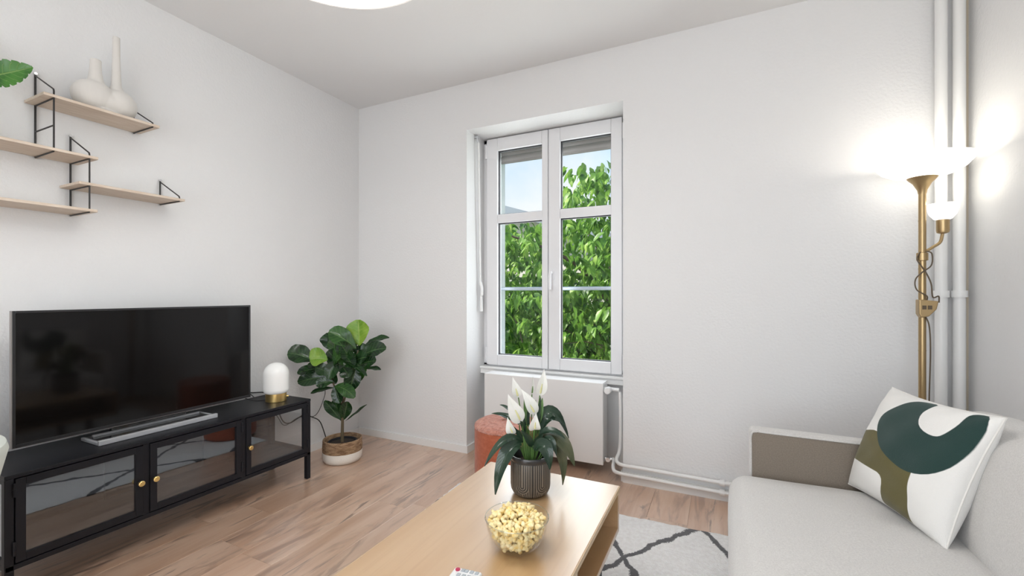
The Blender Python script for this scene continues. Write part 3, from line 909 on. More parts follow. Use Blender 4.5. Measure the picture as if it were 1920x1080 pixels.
for lx in (TX0 + 0.05, TX1 - 0.05):
    for ly in (TY0 + 0.12, TY1 - 0.14):
        part('leg', 'black_metal', ct, (lx - 0.016, lx + 0.016, ly - 0.016, ly + 0.016, 0.0146, 0.235), bevel=0.002)

# remote control
rem = thing('remote_control', 'white remote control with grey buttons and a red power button on the table', 'remote', (-0.5705, 0.84, TZ))
rem.rotation_euler = (0, 0, radians(7))
def local_part(name, m, parent, *boxes, bevel=0.0):
    mb = MB()
    for b in boxes: mb.box(*b)
    me = bpy.data.meshes.new(name); me.from_pydata(mb.v, [], mb.f)
    return link_obj(name, me, m, parent, bevel=bevel, seg=3)
local_part('body', 'remote_white', rem, (-0.022, 0.052, -0.105, 0.093, 0.0005, 0.015), bevel=0.005)
mbb = MB().lathe([(0.006, 0.0145), (0.006, 0.0175), (0.004, 0.018)], (-0.010, 0.082, 0), 14)
me = bpy.data.meshes.new('power_button'); me.from_pydata(mbb.v, [], mbb.f); tag(link_obj('power_button', me, 'remote_red', rem, smooth=True), 'red power button')
for r_ in range(8):
    for c_ in range(4):
        bx, by = 0.000 + c_ * 0.0135, 0.083 - r_ * 0.0185 - (0.0 if c_ or r_ else 0.0)
        if r_ == 0 and c_ == 0: bx += 0.004
        local_part('button', 'remote_grey', rem, (bx - 0.0042, bx + 0.0042, by - 0.005, by + 0.005, 0.0148, 0.0168))

# ------------------------------------------------------------------ popcorn bowl
BC = Vector((-0.508, 1.090, TZ))
bowl = thing('popcorn_bowl', 'clear glass bowl standing on the coffee table', 'bowl', tuple(BC))
prof_out = [(0.002, 0.001), (0.036, 0.001), (0.048, 0.006), (0.062, 0.020), (0.0755, 0.042), (0.0835, 0.064), (0.0875, 0.085), (0.0880, 0.0875)]
prof_in = [(0.0866, 0.0880), (0.0855, 0.085), (0.0812, 0.064), (0.0730, 0.042), (0.0590, 0.0215), (0.045, 0.0085), (0.034, 0.0055), (0.002, 0.005)]
build('glass', MB().lathe(prof_out + prof_in, tuple(BC), 64), 'bowl_glass', bowl, smooth=True, angle=60)
ringp = [(BC.x + 0.0873 * cos(2 * pi * i / 48), BC.y + 0.0873 * sin(2 * pi * i / 48), TZ + 0.088) for i in range(49)]
glass_mat('rim_glass', (0.86, 0.89, 0.88), 1.6, scale=2.0)
build('rim', MB().tube(ringp, 0.0013, 6, cap=False), 'rim_glass', bowl, smooth=True)

pop_meshes = []
for k in range(8):
    rk = random.Random(100 + k)
    bm = bmesh.new(); bmesh.ops.create_icosphere(bm, subdivisions=3, radius=1.0)
    lobes = []
    for _ in range(rk.randint(5, 7)):
        d = Vector((rk.gauss(0, 1), rk.gauss(0, 1), rk.gauss(0, 1))).normalized()
        lobes.append((d, rk.uniform(0.35, 0.62), rk.uniform(0.55, 0.85)))
    for v in bm.verts:
        d = v.co.normalized(); rad_ = 0.42
        for ld, lr, lo in lobes:       # ray-sphere union of lobes
            b_ = d.dot(ld) * lo; disc = b_ * b_ - (lo * lo - lr * lr)
            if disc > 0: rad_ = max(rad_, b_ + math.sqrt(disc))
        rad_ *= 1 + 0.06 * sin(11 * d.x + k) * sin(13 * d.y) * sin(9 * d.z)
        v.co = d * rad_ * 0.0104
    me = bpy.data.meshes.new('popcorn'); bm.to_mesh(me); bm.free()
    me.materials.append(MATS['popcorn_white'])
    me.polygons.foreach_set('use_smooth', [True] * len(me.polygons))
    pop_meshes.append(me)
def bowl_r(z):
    pts = sorted([(zz, r) for r, zz in prof_in])
    for (z0, r0), (z1, r1) in zip(pts, pts[1:]):
        if z0 <= z <= z1: return r0 + (r1 - r0) * (z - z0) / max(1e-6, z1 - z0)
    return pts[-1][1] if z > pts[-1][0] else 0.03
rp = random.Random(21)
spots = []
tries = 0
while len(spots) < 298 and tries < 60000:
    tries += 1
    z = rp.uniform(0.015, 0.102)
    rmax = bowl_r(min(z, 0.086)) - 0.0128
    if z > 0.078: rmax = min(rmax, 0.077 * math.sqrt(max(0.0, (0.104 - z) / 0.026)))
    if rmax <= 0: continue
    r = rmax * math.sqrt(rp.random()); a = rp.uniform(0, 2 * pi)
    p = Vector((r * cos(a), r * sin(a), z))
    if all((p - q).length > 0.0131 for q in spots): spots.append(p)
for p in spots:
    o = bpy.data.objects.new('popcorn', rp.choice(pop_meshes)); COL.objects.link(o)
    o.location = BC + p
    o.rotation_euler = (rp.uniform(0, 6.3), rp.uniform(0, 6.3), rp.uniform(0, 6.3))
    o.scale = (rp.uniform(0.95, 1.12),) * 3
    tag(o, 'pale yellow piece of popcorn in the glass bowl', 'popcorn', 'popcorn in the glass bowl')

# ------------------------------------------------------------------ peace lily in ribbed pot
PX, PYY = -0.607, 1.415
lily = thing('potted_peace_lily', 'peace lily with white flowers in a ribbed grey pot on the coffee table', 'plant', (PX, PYY, TZ))
R0 = 0.070
build('pot', MB().lathe([(0.045, 0.0005), (0.052, 0.002), (0.062, 0.010), (0.068, 0.022), (R0, 0.036), (R0, 0.120), (0.0695, 0.1215)], (PX, PYY, TZ), 72, True, False), 'ribbed_stoneware', lily, smooth=True, angle=70)
build('pot_rim', MB().lathe([(0.0695, 0.1215), (0.0705, 0.124), (0.0712, 0.134), (0.0700, 0.1395), (0.0675, 0.140), (0.0655, 0.137), (0.065, 0.10)], (PX, PYY, TZ), 72, False, False), 'pot_glaze', lily, smooth=True, angle=70)
build('soil', MB().lathe([(0.0005, 0.105), (0.03, 0.108), (0.0655, 0.104)], (PX, PYY, TZ), 36, True, False), 'soil', lily, smooth=True)
S_, C_ = sin(YAW), cos(YAW)
def frame_pt(cx0, cy0, a, z, c):
    """a to the right of the plant, c towards the room's open side (both metres, seen from the sofa side)"""
    return Vector((cx0 + C_ * a + S_ * c, cy0 + S_ * a - C_ * c, z))
LK = 0.00188 / 4.5
def lp(px, py, c): return frame_pt(PX, PYY, (px - 463) * LK, 1.1 - ((680 + py / 4.5) - 550) * 0.00188, c)
lance = lambda t: max(0.03, (sin(pi * min(1, (t * 0.96 + 0.02)) ** 0.8)) ** 0.85)
spath = lambda t: max(0.01, (sin(pi * min(1.0, t * 0.985 + 0.012) ** 0.62)) ** 1.05)
cfwd = Vector((S_, -C_, 0)); cup = Vector((0, 0, 1)); crt = Vector((C_, S_, 0))
loff = world_off(lily)
def lily_leaf(b, md, t, cb, cm, ct_, w, m, nrm_, fold=0.18, wave=0.06):
    o = link_obj('leaf', leaf_mesh('leaf', lp(*b, cb), lp(*md, cm), lp(*t, ct_), w * LK, nrm_, lance, fold, 12, 3, wave, loff), m, lily)
    build('stalk', MB().tube(smooth_path([frame_pt(PX, PYY, (b[0] - 463) * LK * 0.25, TZ + 0.10, cb * 0.3), (frame_pt(PX, PYY, (b[0] - 463) * LK * 0.6, TZ + 0.10, cb * 0.6) + lp(*b, cb)) / 2, lp(*b, cb)], 3), 0.0022, 6), 'stem_green', lily, smooth=True)
lily_leaf((400, 650), (250, 612), (90, 785), .02, .05, .09, 75, 'lily_dark', cup + cfwd * .6)
lily_leaf((385, 650), (258, 720), (175, 1015), .03, .07, .085, 125, 'lily_dark', cfwd - crt * .5 + cup * .3)
lily_leaf((370, 540), (255, 490), (125, 485), -.03, -.06, -.09, 62, 'lily_dark', cup + cfwd * .5)
lily_leaf((395, 520), (280, 440), (195, 420), -.05, -.08, -.11, 48, 'lily_dark', cup + cfwd * .4)
lily_leaf((540, 560), (650, 425), (800, 675), -.01, -.02, -.05, 110, 'lily_dark', cup * .8 + cfwd * .7 + crt * .3)
lily_leaf((530, 590), (630, 545), (740, 600), .02, .04, .05, 80, 'lily_dark', cup + cfwd * .5)
lily_leaf((540, 600), (700, 615), (815, 820), .02, .04, .05, 120, 'lily_olive', cup * .5 + cfwd + crt * .2)
lily_leaf((600, 640), (705, 730), (722, 985), .02, .035, .04, 95, 'lily_olive', cfwd + crt * .4)
lily_leaf((485, 690), (570, 650), (607, 810), .04, .075, .09, 120, 'lily_dark', cup * .8 + cfwd)
lily_leaf((430, 690), (375, 600), (305, 500), .01, .02, .03, 42, 'lily_dark', cfwd + cup * .2)
lily_leaf((520, 540), (545, 420), (565, 300), -.01, -.01, -.01, 55, 'lily_green', cfwd)
lily_leaf((435, 520), (425, 400), (412, 285), -.02, -.02, -.02, 45, 'lily_green', cfwd + crt * .3)
lily_leaf((500, 600), (520, 480), (510, 330), -.03, -.03, -.03, 45, 'lily_green', cfwd - crt * .3)
lily_leaf((450, 640), (400, 520), (390, 420), -.03, -.04, -.05, 55, 'lily_dark', cfwd)
lily_leaf((500, 650), (600, 520), (690, 480), -.04, -.07, -.10, 80, 'lily_dark', cup + cfwd * .4)
lily_leaf((470, 680), (440, 600), (380, 520), .03, .05, .06, 60, 'lily_dark', cfwd + cup * .4)
lily_leaf((475, 700), (520, 620), (560, 560), .03, .04, .05, 60, 'lily_dark', cfwd + cup * .4)
lily_leaf((545, 590), (640, 470), (770, 560), .00, .00, -.01, 85, 'lily_dark', cup + cfwd * .4)
lily_leaf((560, 580), (680, 490), (800, 650), -.03, -.05, -.07, 70, 'lily_dark', cup * .8 + cfwd * .6)
lily_leaf((410, 620), (330, 580), (215, 625), .0, .01, .03, 52, 'lily_olive', cup + cfwd * .5)
lily_leaf((455, 560), (445, 450), (468, 290), -.01, -.01, -.01, 26, 'lily_dark', cfwd)
lily_leaf((500, 560), (530, 430), (548, 285), .0, .0, .0, 30, 'lily_dark', cfwd)
lily_leaf((420, 600), (395, 500), (360, 470), .01, .03, .03, 36, 'lily_dark', cfwd)
lily_leaf((560, 640), (620, 600), (665, 720), .04, .06, .07, 60, 'lily_dark', cup * .8 + cfwd)
for k_ in range(9):
    xk = 425 + k_ * 11
    build('stalk', MB().tube(smooth_path([lp(xk, 800, .02 - .005 * k_), lp(xk + (k_ - 4) * 4, 650, .02 - .005 * k_), lp(xk + (k_ - 4) * 9, 520, .02 - .006 * k_)], 4), 0.0026, 6), 'stem_green', lily, smooth=True)
def spathe(b, md, t, c, w, nrm_):
    o = thing_flower = link_obj('flower', leaf_mesh('flower', lp(*b, c), lp(*md, c + .008), lp(*t, c - .004), w * LK, nrm_, spath, 0.13, 14, 3, 0.02, loff), 'lily_spathe', lily)
    pb = lp(*b, c)
    build('flower_stalk', MB().tube(smooth_path([frame_pt(PX, PYY, (b[0] - 463) * LK * 0.2, TZ + 0.10, c * 0.2), frame_pt(PX, PYY, (b[0] - 463) * LK * 0.55, (TZ + 0.10 + pb.z) / 2, c * 0.6), pb], 4), 0.0021, 6), 'stem_green', lily, smooth=True)
    tv = lp(*t, c) - pb
    q0 = pb + tv * 0.10 + cfwd * 0.007
    off = world_off(o) if False else None
    mbx = MB().tube([q0, q0 + tv * 0.18, q0 + tv * 0.36], [0.0032, 0.0036, 0.0022], 8)
    build('spadix', mbx, 'stem_green' if w < 60 else 'spadix', lily, smooth=True)
mat('spadix', (0.70, 0.68, 0.36), 0.8, bump=0.5, bscale=400)
spathe((362, 302), (340, 225), (312, 130), -.02, 84, cfwd + crt * .3)
spathe((385, 475), (325, 370), (275, 248), .03, 128, cfwd + crt * .25)
spathe((505, 430), (455, 325), (385, 222), .00, 100, cfwd + crt * .2)
spathe((478, 280), (483, 205), (487, 122), -.03, 48, cfwd + crt * 1.0)
spathe((545, 285), (566, 175), (582, 60), -.02, 92, cfwd + crt * .15)
spathe((492, 525), (492, 478), (505, 385), .05, 95, cfwd)
spathe((315, 580), (292, 525), (270, 445), .02, 85, cfwd - crt * .3)

# ------------------------------------------------------------------ pouf
pf = thing('pouf', 'coral red boucle pouf in front of the radiator', 'pouf', (-1.035, 2.095, 0.0145))
def rsq(r, z, sq=1.0): return (r, z)
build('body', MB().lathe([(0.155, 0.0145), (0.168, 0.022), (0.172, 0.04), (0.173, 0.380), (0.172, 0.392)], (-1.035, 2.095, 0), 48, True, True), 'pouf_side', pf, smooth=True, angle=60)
mb = MB(); npf = 40
prof = [(0.172, 0.392), (0.1735, 0.395), (0.1730, 0.402), (0.168, 0.410), (0.156, 0.417), (0.130, 0.422), (0.09, 0.424), (0.045, 0.4255), (0.002, 0.426)]
rq = random.Random(5)
mb.lathe(prof, (-1.035, 2.095, 0), 72, False, True)
mb.v = [(x_ + rq.uniform(-.0015, .0015), y_ + rq.uniform(-.0015, .0015), z_ + rq.uniform(-.002, .002)) for x_, y_, z_ in mb.v]
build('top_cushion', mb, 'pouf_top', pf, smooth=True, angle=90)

# ------------------------------------------------------------------ tv cabinet
CX0, CX1, CY0, CY1, CT = -2.555, -2.212, 0.598, 1.834, 0.472
cab = thing('tv_cabinet', 'long black metal cabinet with three glass doors under the television', 'cabinet', ((CX0 + CX1) / 2, (CY0 + CY1) / 2, 0.0))
part('top', 'black_metal', cab, (CX0, CX1 + 0.002, CY0, CY1, CT - 0.014, CT), bevel=0.002)
part('bottom', 'black_metal', cab, (CX0, CX1, CY0 + 0.002, CY1 - 0.002, 0.140, 0.158), bevel=0.0015)
part('back_panel', 'black_metal', cab, (CX0, CX0 + 0.004, CY0 + 0.02, CY1 - 0.02, 0.158, CT - 0.014))
for (a, b) in ((CX0, CX0 + 0.026), (CX1 - 0.026, CX1)):
    for (c, d) in ((CY0, CY0 + 0.024), (CY1 - 0.024, CY1)):
        part('leg', 'black_metal', cab, (a, b, c, d, 0.0005, CT - 0.014), bevel=0.002)
for (c, d) in ((CY0 + 0.003, CY0 + 0.014), (CY1 - 0.014, CY1 - 0.003)):
    part('side_rail', 'black_metal', cab, (CX0 + 0.026, CX1 - 0.026, c, d, CT - 0.034, CT - 0.014), (CX0 + 0.026, CX1 - 0.026, c, d, 0.158, 0.178))
    part('side_pane', 'cabinet_glass', cab, (CX0 + 0.026, CX1 - 0.026, (c + d) / 2 - 0.002, (c + d) / 2 + 0.002, 0.178, CT - 0.034))
for yc in (1.0085, 1.4295):
    part('upright', 'black_metal', cab, (CX1 - 0.024, CX1 - 0.002, yc - 0.0115, yc + 0.0115, 0.158, CT - 0.014), bevel=0.001)
    part('upright', 'black_metal', cab, (CX0 + 0.004, CX0 + 0.016, yc - 0.010, yc + 0.010, 0.158, CT - 0.014))
def door(y0, y1, knob, hinge):
    z0, z1 = 0.163, CT - 0.018
    xa, xb = CX1 - 0.014, CX1 + 0.003
    st = 0.026
    d = part('door', 'black_metal', cab, (xa, xb, y0, y0 + st, z0, z1), (xa, xb, y1 - st, y1, z0, z1), (xa, xb, y0 + st, y1 - st, z0, z0 + st), (xa, xb, y0 + st, y1 - st, z1 - st, z1), bevel=0.0012)
    part('pane', 'cabinet_glass', d, ((xa + xb) / 2 - 0.0015, (xa + xb) / 2 + 0.0015, y0 + st - 0.003, y1 - st + 0.003, z0 + st - 0.003, z1 - st + 0.003))
    kb = MB().tube([(xb, knob, 0.302), (xb + 0.009, knob, 0.302), (xb + 0.011, knob, 0.302), (xb + 0.020, knob, 0.302), (xb + 0.022, knob, 0.302)], [0.005, 0.005, 0.0105, 0.0115, 0.009], 18)
    tag(build('knob', kb, 'brass', d, smooth=True), 'small brass knob')
    for hz in (0.215, 0.418):
        hm = MB().tube([(xb + 0.001, hinge, hz - 0.024), (xb + 0.001, hinge, hz + 0.024)], 0.0048, 10).tube([(xb + 0.001, hinge, hz - 0.003), (xb + 0.001, hinge, hz + 0.003)], 0.0055, 10)
        build('hinge', hm, 'black_metal', d, smooth=True)
door(0.624, 0.996, 0.983, 0.621)
door(1.021, 1.417, 1.036, 1.420)
door(1.442, 1.809, 1.455, 1.811)

# ------------------------------------------------------------------ television
TVX = -2.385
tv = thing('television', 'flat black television on the cabinet', 'television', (TVX, 1.122, CT))
TY_0, TY_1, TZ_0, TZ_1 = 0.664, 1.578, 0.520, 1.034
part('back_housing', 'tv_bezel', tv, (TVX - 0.045, TVX - 0.008, TY_0 + 0.06, TY_1 - 0.06, TZ_0 + 0.03, TZ_1 - 0.12), bevel=0.01)
part('panel', 'tv_bezel', tv, (TVX - 0.012, TVX - 0.001, TY_0 + 0.001, TY_1 - 0.001, TZ_0 + 0.001, TZ_1 - 0.001), bevel=0.001)
b_ = 0.009
part('bezel', 'tv_bezel', tv, (TVX - 0.004, TVX + 0.004, TY_0, TY_0 + b_, TZ_0, TZ_1), (TVX - 0.004, TVX + 0.004, TY_1 - b_, TY_1, TZ_0, TZ_1),
     (TVX - 0.004, TVX + 0.004, TY_0 + b_, TY_1 - b_, TZ_1 - b_, TZ_1), (TVX - 0.004, TVX + 0.004, TY_0 + b_, TY_1 - b_, TZ_0, TZ_0 + 0.013), bevel=0.0012)
part('bezel_edge', 'tv_bezel_edge', tv, (TVX - 0.013, TVX + 0.0035, TY_0 - 0.0025, TY_0, TZ_0, TZ_1), (TVX + 0.001, TVX + 0.0045, TY_0, TY_1, TZ_0 - 0.0015, TZ_0 + 0.0005))
part('screen', 'tv_screen', tv, (TVX - 0.001, TVX + 0.0015, TY_0 + b_, TY_1 - b_, TZ_0 + 0.013, TZ_1 - b_))
part('neck', 'piano_black', tv, (TVX - 0.072, TVX - 0.050, 0.98, 1.28, CT + 0.011, TZ_0 + 0.07), (TVX - 0.055, TVX - 0.040, 0.98, 1.28, TZ_0 + 0.04, TZ_0 + 0.07), bevel=0.003)
bs = part('stand_base', 'satin_alu', tv, (-2.318, -2.302, 0.885, 1.355, CT, CT + 0.021), (-2.46, -2.318, 0.885, 0.897, CT, CT + 0.014), (-2.46, -2.318, 1.343, 1.355, CT, CT + 0.014), bevel=0.003)
part('bar_reflection', 'satin_alu', bs, (-2.437, -2.425, 0.913, 1.335, CT + 0.011, CT + 0.020), bevel=0.001)  # solid bar in place of the front bar's reflection
part('base_plate', 'piano_black', bs, (-2.46, -2.318, 0.897, 1.343, CT, CT + 0.011), bevel=0.001)

# ------------------------------------------------------------------ table lamp on the cabinet
LX, LY = -2.352, 1.712
tl = thing('table_lamp', 'small table lamp with white opal glass and brass base on the cabinet', 'lamp', (LX, LY, CT))
build('base', MB().lathe([(0.053, 0.0), (0.0555, 0.002), (0.0555, 0.050), (0.053, 0.052), (0.04, 0.052)], (LX, LY, CT), 48, True, True), 'brass', tl, smooth=True)
prof = [(0.050, 0.046)] + [(0.068 - 0.018 * (1 - sin(a)) ** 1.0, 0.046 + 0.026 - 0.026 * cos(a)) for a in [i * pi / 2 / 6 for i in range(1, 7)]] + [(0.068, 0.15)] + [(0.068 * cos(a), 0.158 + 0.066 * sin(a)) for a in [i * pi / 2 / 12 for i in range(0, 12)]] + [(0.002, 0.224)]
build('glass_shade', MB().lathe(prof, (LX, LY, CT), 48, True, True), 'lamp_opal', tl, smooth=True, angle=70)
build('dial', MB().tube([(LX + 0.034, LY + 0.043, CT + 0.022), (LX + 0.040, LY + 0.051, CT + 0.022)], 0.007, 12), 'brass', tl, smooth=True)
build('cable', MB().tube(smooth_path([(LX - 0.05, LY - 0.02, CT + 0.006), (LX - 0.10, LY - 0.06, CT + 0.004), (LX - 0.14, LY - 0.12, CT + 0.03), (LX - 0.19, LY - 0.16, CT + 0.03), (-2.572, LY - 0.17, CT + 0.012)], 5), 0.0025, 6), 'cord_black', tl, smooth=True)
cd = MB().tube(smooth_path([(-2.566, 1.70, 0.50), (-2.56, 1.80, 0.477), (-2.563, 1.86, 0.40), (-2.555, 1.905, 0.28), (-2.54, 1.95, 0.255), (-2.555, 2.06, 0.275), (-2.56, 2.14, 0.24), (-2.555, 2.20, 0.19), (-2.56, 2.26, 0.05), (-2.56, 2.30, 0.005)], 6), 0.0035, 8)
tag(build('power_cord', cd, 'cord_black', None, smooth=True), 'thick black power cord looping behind the cabinet end', 'cord')
cd = MB().tube(smooth_path([(-2.566, 1.70, 0.49), (-2.562, 1.86, 0.33), (-2.556, 1.92, 0.245), (-2.548, 2.02, 0.272), (-2.556, 2.16, 0.25), (-2.562, 2.24, 0.36), (-2.566, 2.25, 0.42)], 6), 0.0022, 8)
tag(build('power_cord', cd, 'cord_black', None, smooth=True), 'thin black cord rising along the wall behind the fig plant', 'cord')

# ------------------------------------------------------------------ fiddle-leaf fig in a basket
FX, FY = -2.265, 2.128
fig = thing('potted_fig', 'fiddle-leaf fig in a two-tone woven basket in the room corner', 'plant', (FX, FY, 0.0))
RB = 0.124
build('basket_lower', MB().lathe([(0.100, 0.0005), (0.112, 0.004), (0.121, 0.020), (RB, 0.040), (RB, 0.068)], (FX, FY, 0), 56, True, False), 'basket_cotton', fig, smooth=True, angle=60)
build('basket_upper', MB().lathe([(RB, 0.068), (RB + 0.001, 0.090), (RB - 0.001, 0.130), (RB - 0.002, 0.142), (RB - 0.008, 0.145), (RB - 0.012, 0.140), (RB - 0.013, 0.09)], (FX, FY, 0), 56, False, False), 'basket_seagrass', fig, smooth=True, angle=60)
build('soil', MB().lathe([(0.001, 0.118), (0.05, 0.116), (RB - 0.012, 0.108)], (FX, FY, 0), 32, True, False), 'soil', fig, smooth=True)
build('inner_pot', MB().lathe([(0.090, 0.095), (0.090, 0.126), (0.084, 0.126), (0.084, 0.095)], (FX, FY, 0), 32, False, False), 'dark_seal', fig, smooth=True)
FK = 0.00352
def fp(px, py, c): return frame_pt(FX, FY, (px / 4.91 + 540 - 643) * FK, 1.1 - ((590 + py / 4.91) - 550) * FK, c)
def stem(pts, r): build('stem', MB().tube(smooth_path(pts, 4), r if not isinstance(r, tuple) else [r[0] + (r[1] - r[0]) * i / ((len(pts) - 1) * 4) for i in range((len(pts) - 1) * 4 + 1)], 8), 'stem_brown', fig, smooth=True)
stem([fp(502, 1225, 0), fp(503, 1080, 0), fp(505, 960, 0), fp(500, 820, 0)], (0.011, 0.008))
stem([fp(500, 860, 0), fp(450, 700, .01), fp(400, 560, .01), fp(375, 450, .02)], (0.007, 0.004))
stem([fp(500, 860, 0), fp(515, 640, -.01), fp(525, 500, -.01), fp(560, 330, -.01)], (0.006, 0.004))
stem([fp(510, 840, 0), fp(555, 660, .0), fp(600, 520, .01), fp(650, 330, .0)], (0.006, 0.004))
fiddle = lambda t: max(0.04, (sin(pi * min(1, (t * 0.97 + 0.015)) ** 1.25)) ** 0.62 * (0.72 + 0.34 * t))
foff = world_off(fig)
def fl(b, t, w, m, cb, ct_, bend=0.0, nrm_=None, fold=0.14):
    B, T_ = fp(*b, cb), fp(*t, ct_)
    M = (B + T_) / 2 + Vector((0, 0, bend))
    link_obj('leaf', leaf_mesh('leaf', B, M, T_, w / 4.91 * FK * 1.28, nrm_ or (cfwd + cup * .35), fiddle, fold, 10, 4, 0.10, foff), m, fig)
D_, M_, B_ = 'fig_dark', 'fig_mid', 'fig_bright'
fl((650, 290), (640, 48), 178, B_, -.02, -.02, 0, cfwd)
fl((378, 340), (342, 172), 140, D_, -.04, -.05, 0, cfwd - crt * .2)
fl((425, 395), (442, 212), 104, M_, .0, .01, 0, cfwd)
fl((260, 425), (40, 345), 160, D_, .02, .06, .012, cup * .8 + cfwd)
fl((395, 410), (248, 398), 150, B_, .05, .07, .01, cup * .5 + cfwd, .25)
fl((360, 500), (215, 450), 90, D_, .02, .05, .0, cup + cfwd * .6)
fl((640, 310), (412, 150), 150, M_, .02, .06, .014, cup * .7 + cfwd)
fl((610, 430), (515, 240), 120, D_, .03, .07, .0, cfwd + crt * .3)
fl((690, 290), (905, 226), 80, D_, -.04, -.08, .012, cup + cfwd * .5)
fl((660, 390), (908, 312), 128, D_, .0, .0, .014, cup * .7 + cfwd)
fl((660, 470), (832, 420), 115, D_, .02, .04, .010, cup * .6 + cfwd)
fl((700, 510), (838, 522), 56, D_, -.03, -.05, .006, cup + cfwd * .5)
fl((520, 400), (778, 540), 80, D_, .06, .11, .012, cup + cfwd * .15 + crt * .3)
fl((455, 450), (530, 290), 95, M_, .05, .08, 0, cfwd + cup * .3 - crt * .4)
fl((480, 430), (410, 580), 110, D_, .03, .06, .02, cfwd)
fl((560, 400), (530, 540), 130, D_, .01, .03, .02, cfwd + crt * .2)
fl((640, 500), (585, 705), 125, D_, .0, .02, .03, cfwd + crt * .3)
fl((700, 440), (620, 640), 100, M_, -.04, -.05, .03, cfwd)
fl((350, 505), (122, 530), 84, D_, .02, .05, .014, cup * .7 + cfwd)
fl((400, 575), (140, 608), 115, D_, .03, .07, .012, cup * .4 + cfwd)
fl((445, 610), (305, 635), 90, D_, .04, .07, .010, cup * .5 + cfwd)
fl((440, 670), (243, 712), 58, D_, .02, .05, .006, cup + cfwd * .6)
fl((450, 655), (652, 745), 100, M_, .03, .07, .02, cup * .6 + cfwd)
fl((440, 650), (500, 805), 92, D_, .02, .04, .01, cfwd)
fl((492, 965), (362, 782), 76, D_, .01, .04, .0, cfwd + cup * .5)
fl((500, 985), (438, 775), 90, D_, .0, .02, .0, cfwd)
fl((512, 975), (562, 795), 95, D_, .0, .02, .0, cfwd + crt * .3)
fl((528, 985), (735, 828), 56, D_, .0, .01, -.004, cup + cfwd * .3)
fl((560, 380), (640, 470), 100, D_, .04, .08, .01, cfwd + cup * .5)
fl((400, 470), (470, 380), 100, D_, .03, .05, 0, cfwd)
fl((520, 360), (600, 260), 110, D_, -.03, -.04, 0, cfwd)
fl((600, 380), (720, 330), 110, D_, -.02, -.04, .01, cfwd + cup * .5)
fl((380, 520), (440, 640), 80, D_, .0, .0, .01, cfwd)
fl((470, 700), (540, 640), 60, M_, -.01, -.02, .0, cfwd)

for b_, t_, w_, m_, c0, c1 in (((470, 470), (380, 330), 110, D_, .0, .02), ((560, 470), (480, 340), 110, M_, .02, .05), ((590, 470), (660, 360), 120, D_, .03, .06),
                               ((640, 420), (760, 380), 110, D_, .04, .07), ((420, 540), (300, 470), 100, D_, .04, .08), ((520, 480), (600, 560), 110, D_, .03, .06),
                               ((330, 430), (230, 370), 100, D_, -.02, -.03), ((610, 330), (540, 200), 110, D_, -.02, -.03), ((690, 350), (800, 270), 100, M_, -.05, -.07)):
    fl(b_, t_, w_, m_, c0, c1, .006, cfwd + cup * .45)

# ------------------------------------------------------------------ wall shelf
WX, SFX = -2.572, -2.400
shf = thing('wall_shelf', 'staggered wall shelf of pale oak boards on black wire brackets', 'shelf', (XL, 0.85, 1.44))
ZA, ZB, ZS, ZD = 1.880, 1.668, 1.5535, 1.4435
for z, y0, y1 in ((ZA, 0.752, 1.146), (ZB, 0.43, 0.920), (ZS, 0.858, 1.254), (ZD, 0.43, 0.918)):
    part('shelf_board', 'shelf_oak', shf, (XL + 0.002, SFX + 0.004, y0, y1, z, z + 0.012), bevel=0.002)
def bracket(y, top, bars, wall_bottom, hook=True):
    mb = MB(); r = 0.0029
    zf = top - 0.105                       # height where the sloping wire meets the front upright
    bot = bars[-1]
    mb.tube([(WX, y, top), (WX, y, wall_bottom)], 0.0037, 8)
    mb.tube([(WX, y, top - 0.012), (SFX - 0.004, y, zf + 0.004), (SFX, y, zf - 0.004), (SFX, y, bot + 0.002), (SFX - 0.004, y, bot - 0.002), (WX - 0.004, y, bot - 0.004)], r, 8)
    for b in bars[:-1]: mb.tube([(WX, y, b - 0.002), (SFX, y, b - 0.002)], r, 8)
    o = build('bracket', mb, 'black_wire', shf, smooth=True)
    build('screw', MB().tube([(XL, y, top - 0.004), (WX + 0.006, y, top - 0.004)], 0.0055, 10), 'chrome', o, smooth=True)
    build('screw', MB().tube([(XL, y, bot - 0.004), (WX + 0.004, y, bot - 0.004)], 0.005, 10), 'chrome', o, smooth=True)
bracket(0.783, 2.016, [ZA, 1.772, ZB], 1.717)
bracket(1.120, 1.999, [ZA], 1.945)
bracket(0.892, 1.793, [ZB, ZS, ZD], 1.478)
bracket(1.231, 1.677, [ZS], 1.590)

# two-necked vase on the top board
VX, VZ = -2.487, ZA + 0.012
vase = thing('vase', 'off-white double-necked vase on the top shelf board', 'vase', (VX, 0.975, VZ))
def ball(mb, c, r, n=20):
    prof = [(max(0.001, sin(pi * i / n)), -cos(pi * i / n)) for i in range(n + 1)]
    k0 = len(mb.v)
    mb.lathe(prof, (0, 0, 0), 28)
    for i in range(k0, len(mb.v)):
        v = mb.v[i]; mb.v[i] = (c[0] + v[0] * r[0], c[1] + v[1] * r[1], c[2] + v[2] * r[2])
mb = MB()
ball(mb, (VX, 0.940, VZ + 0.072), (0.064, 0.078, 0.070))
ball(mb, (VX, 1.022, VZ + 0.066), (0.066, 0.072, 0.066))
ball(mb, (VX, 0.985, VZ + 0.060), (0.060, 0.080, 0.058))
mb.lathe([(0.050, 0.095), (0.036, 0.125), (0.026, 0.150), (0.0215, 0.185), (0.0195, 0.220), (0.0200, 0.236)], (VX, 0.945, VZ), 28)
mb.lathe([(0.048, 0.090), (0.030, 0.125), (0.0195, 0.150), (0.0165, 0.20), (0.0145, 0.28), (0.0135, 0.374)], (VX, 1.018, VZ), 28)
mb.lathe([(0.045, 0.0005), (0.05, 0.02)], (VX, 0.98, VZ), 28, sy=1.5)
vo = build('body', mb, 'stoneware', vase, smooth=False)
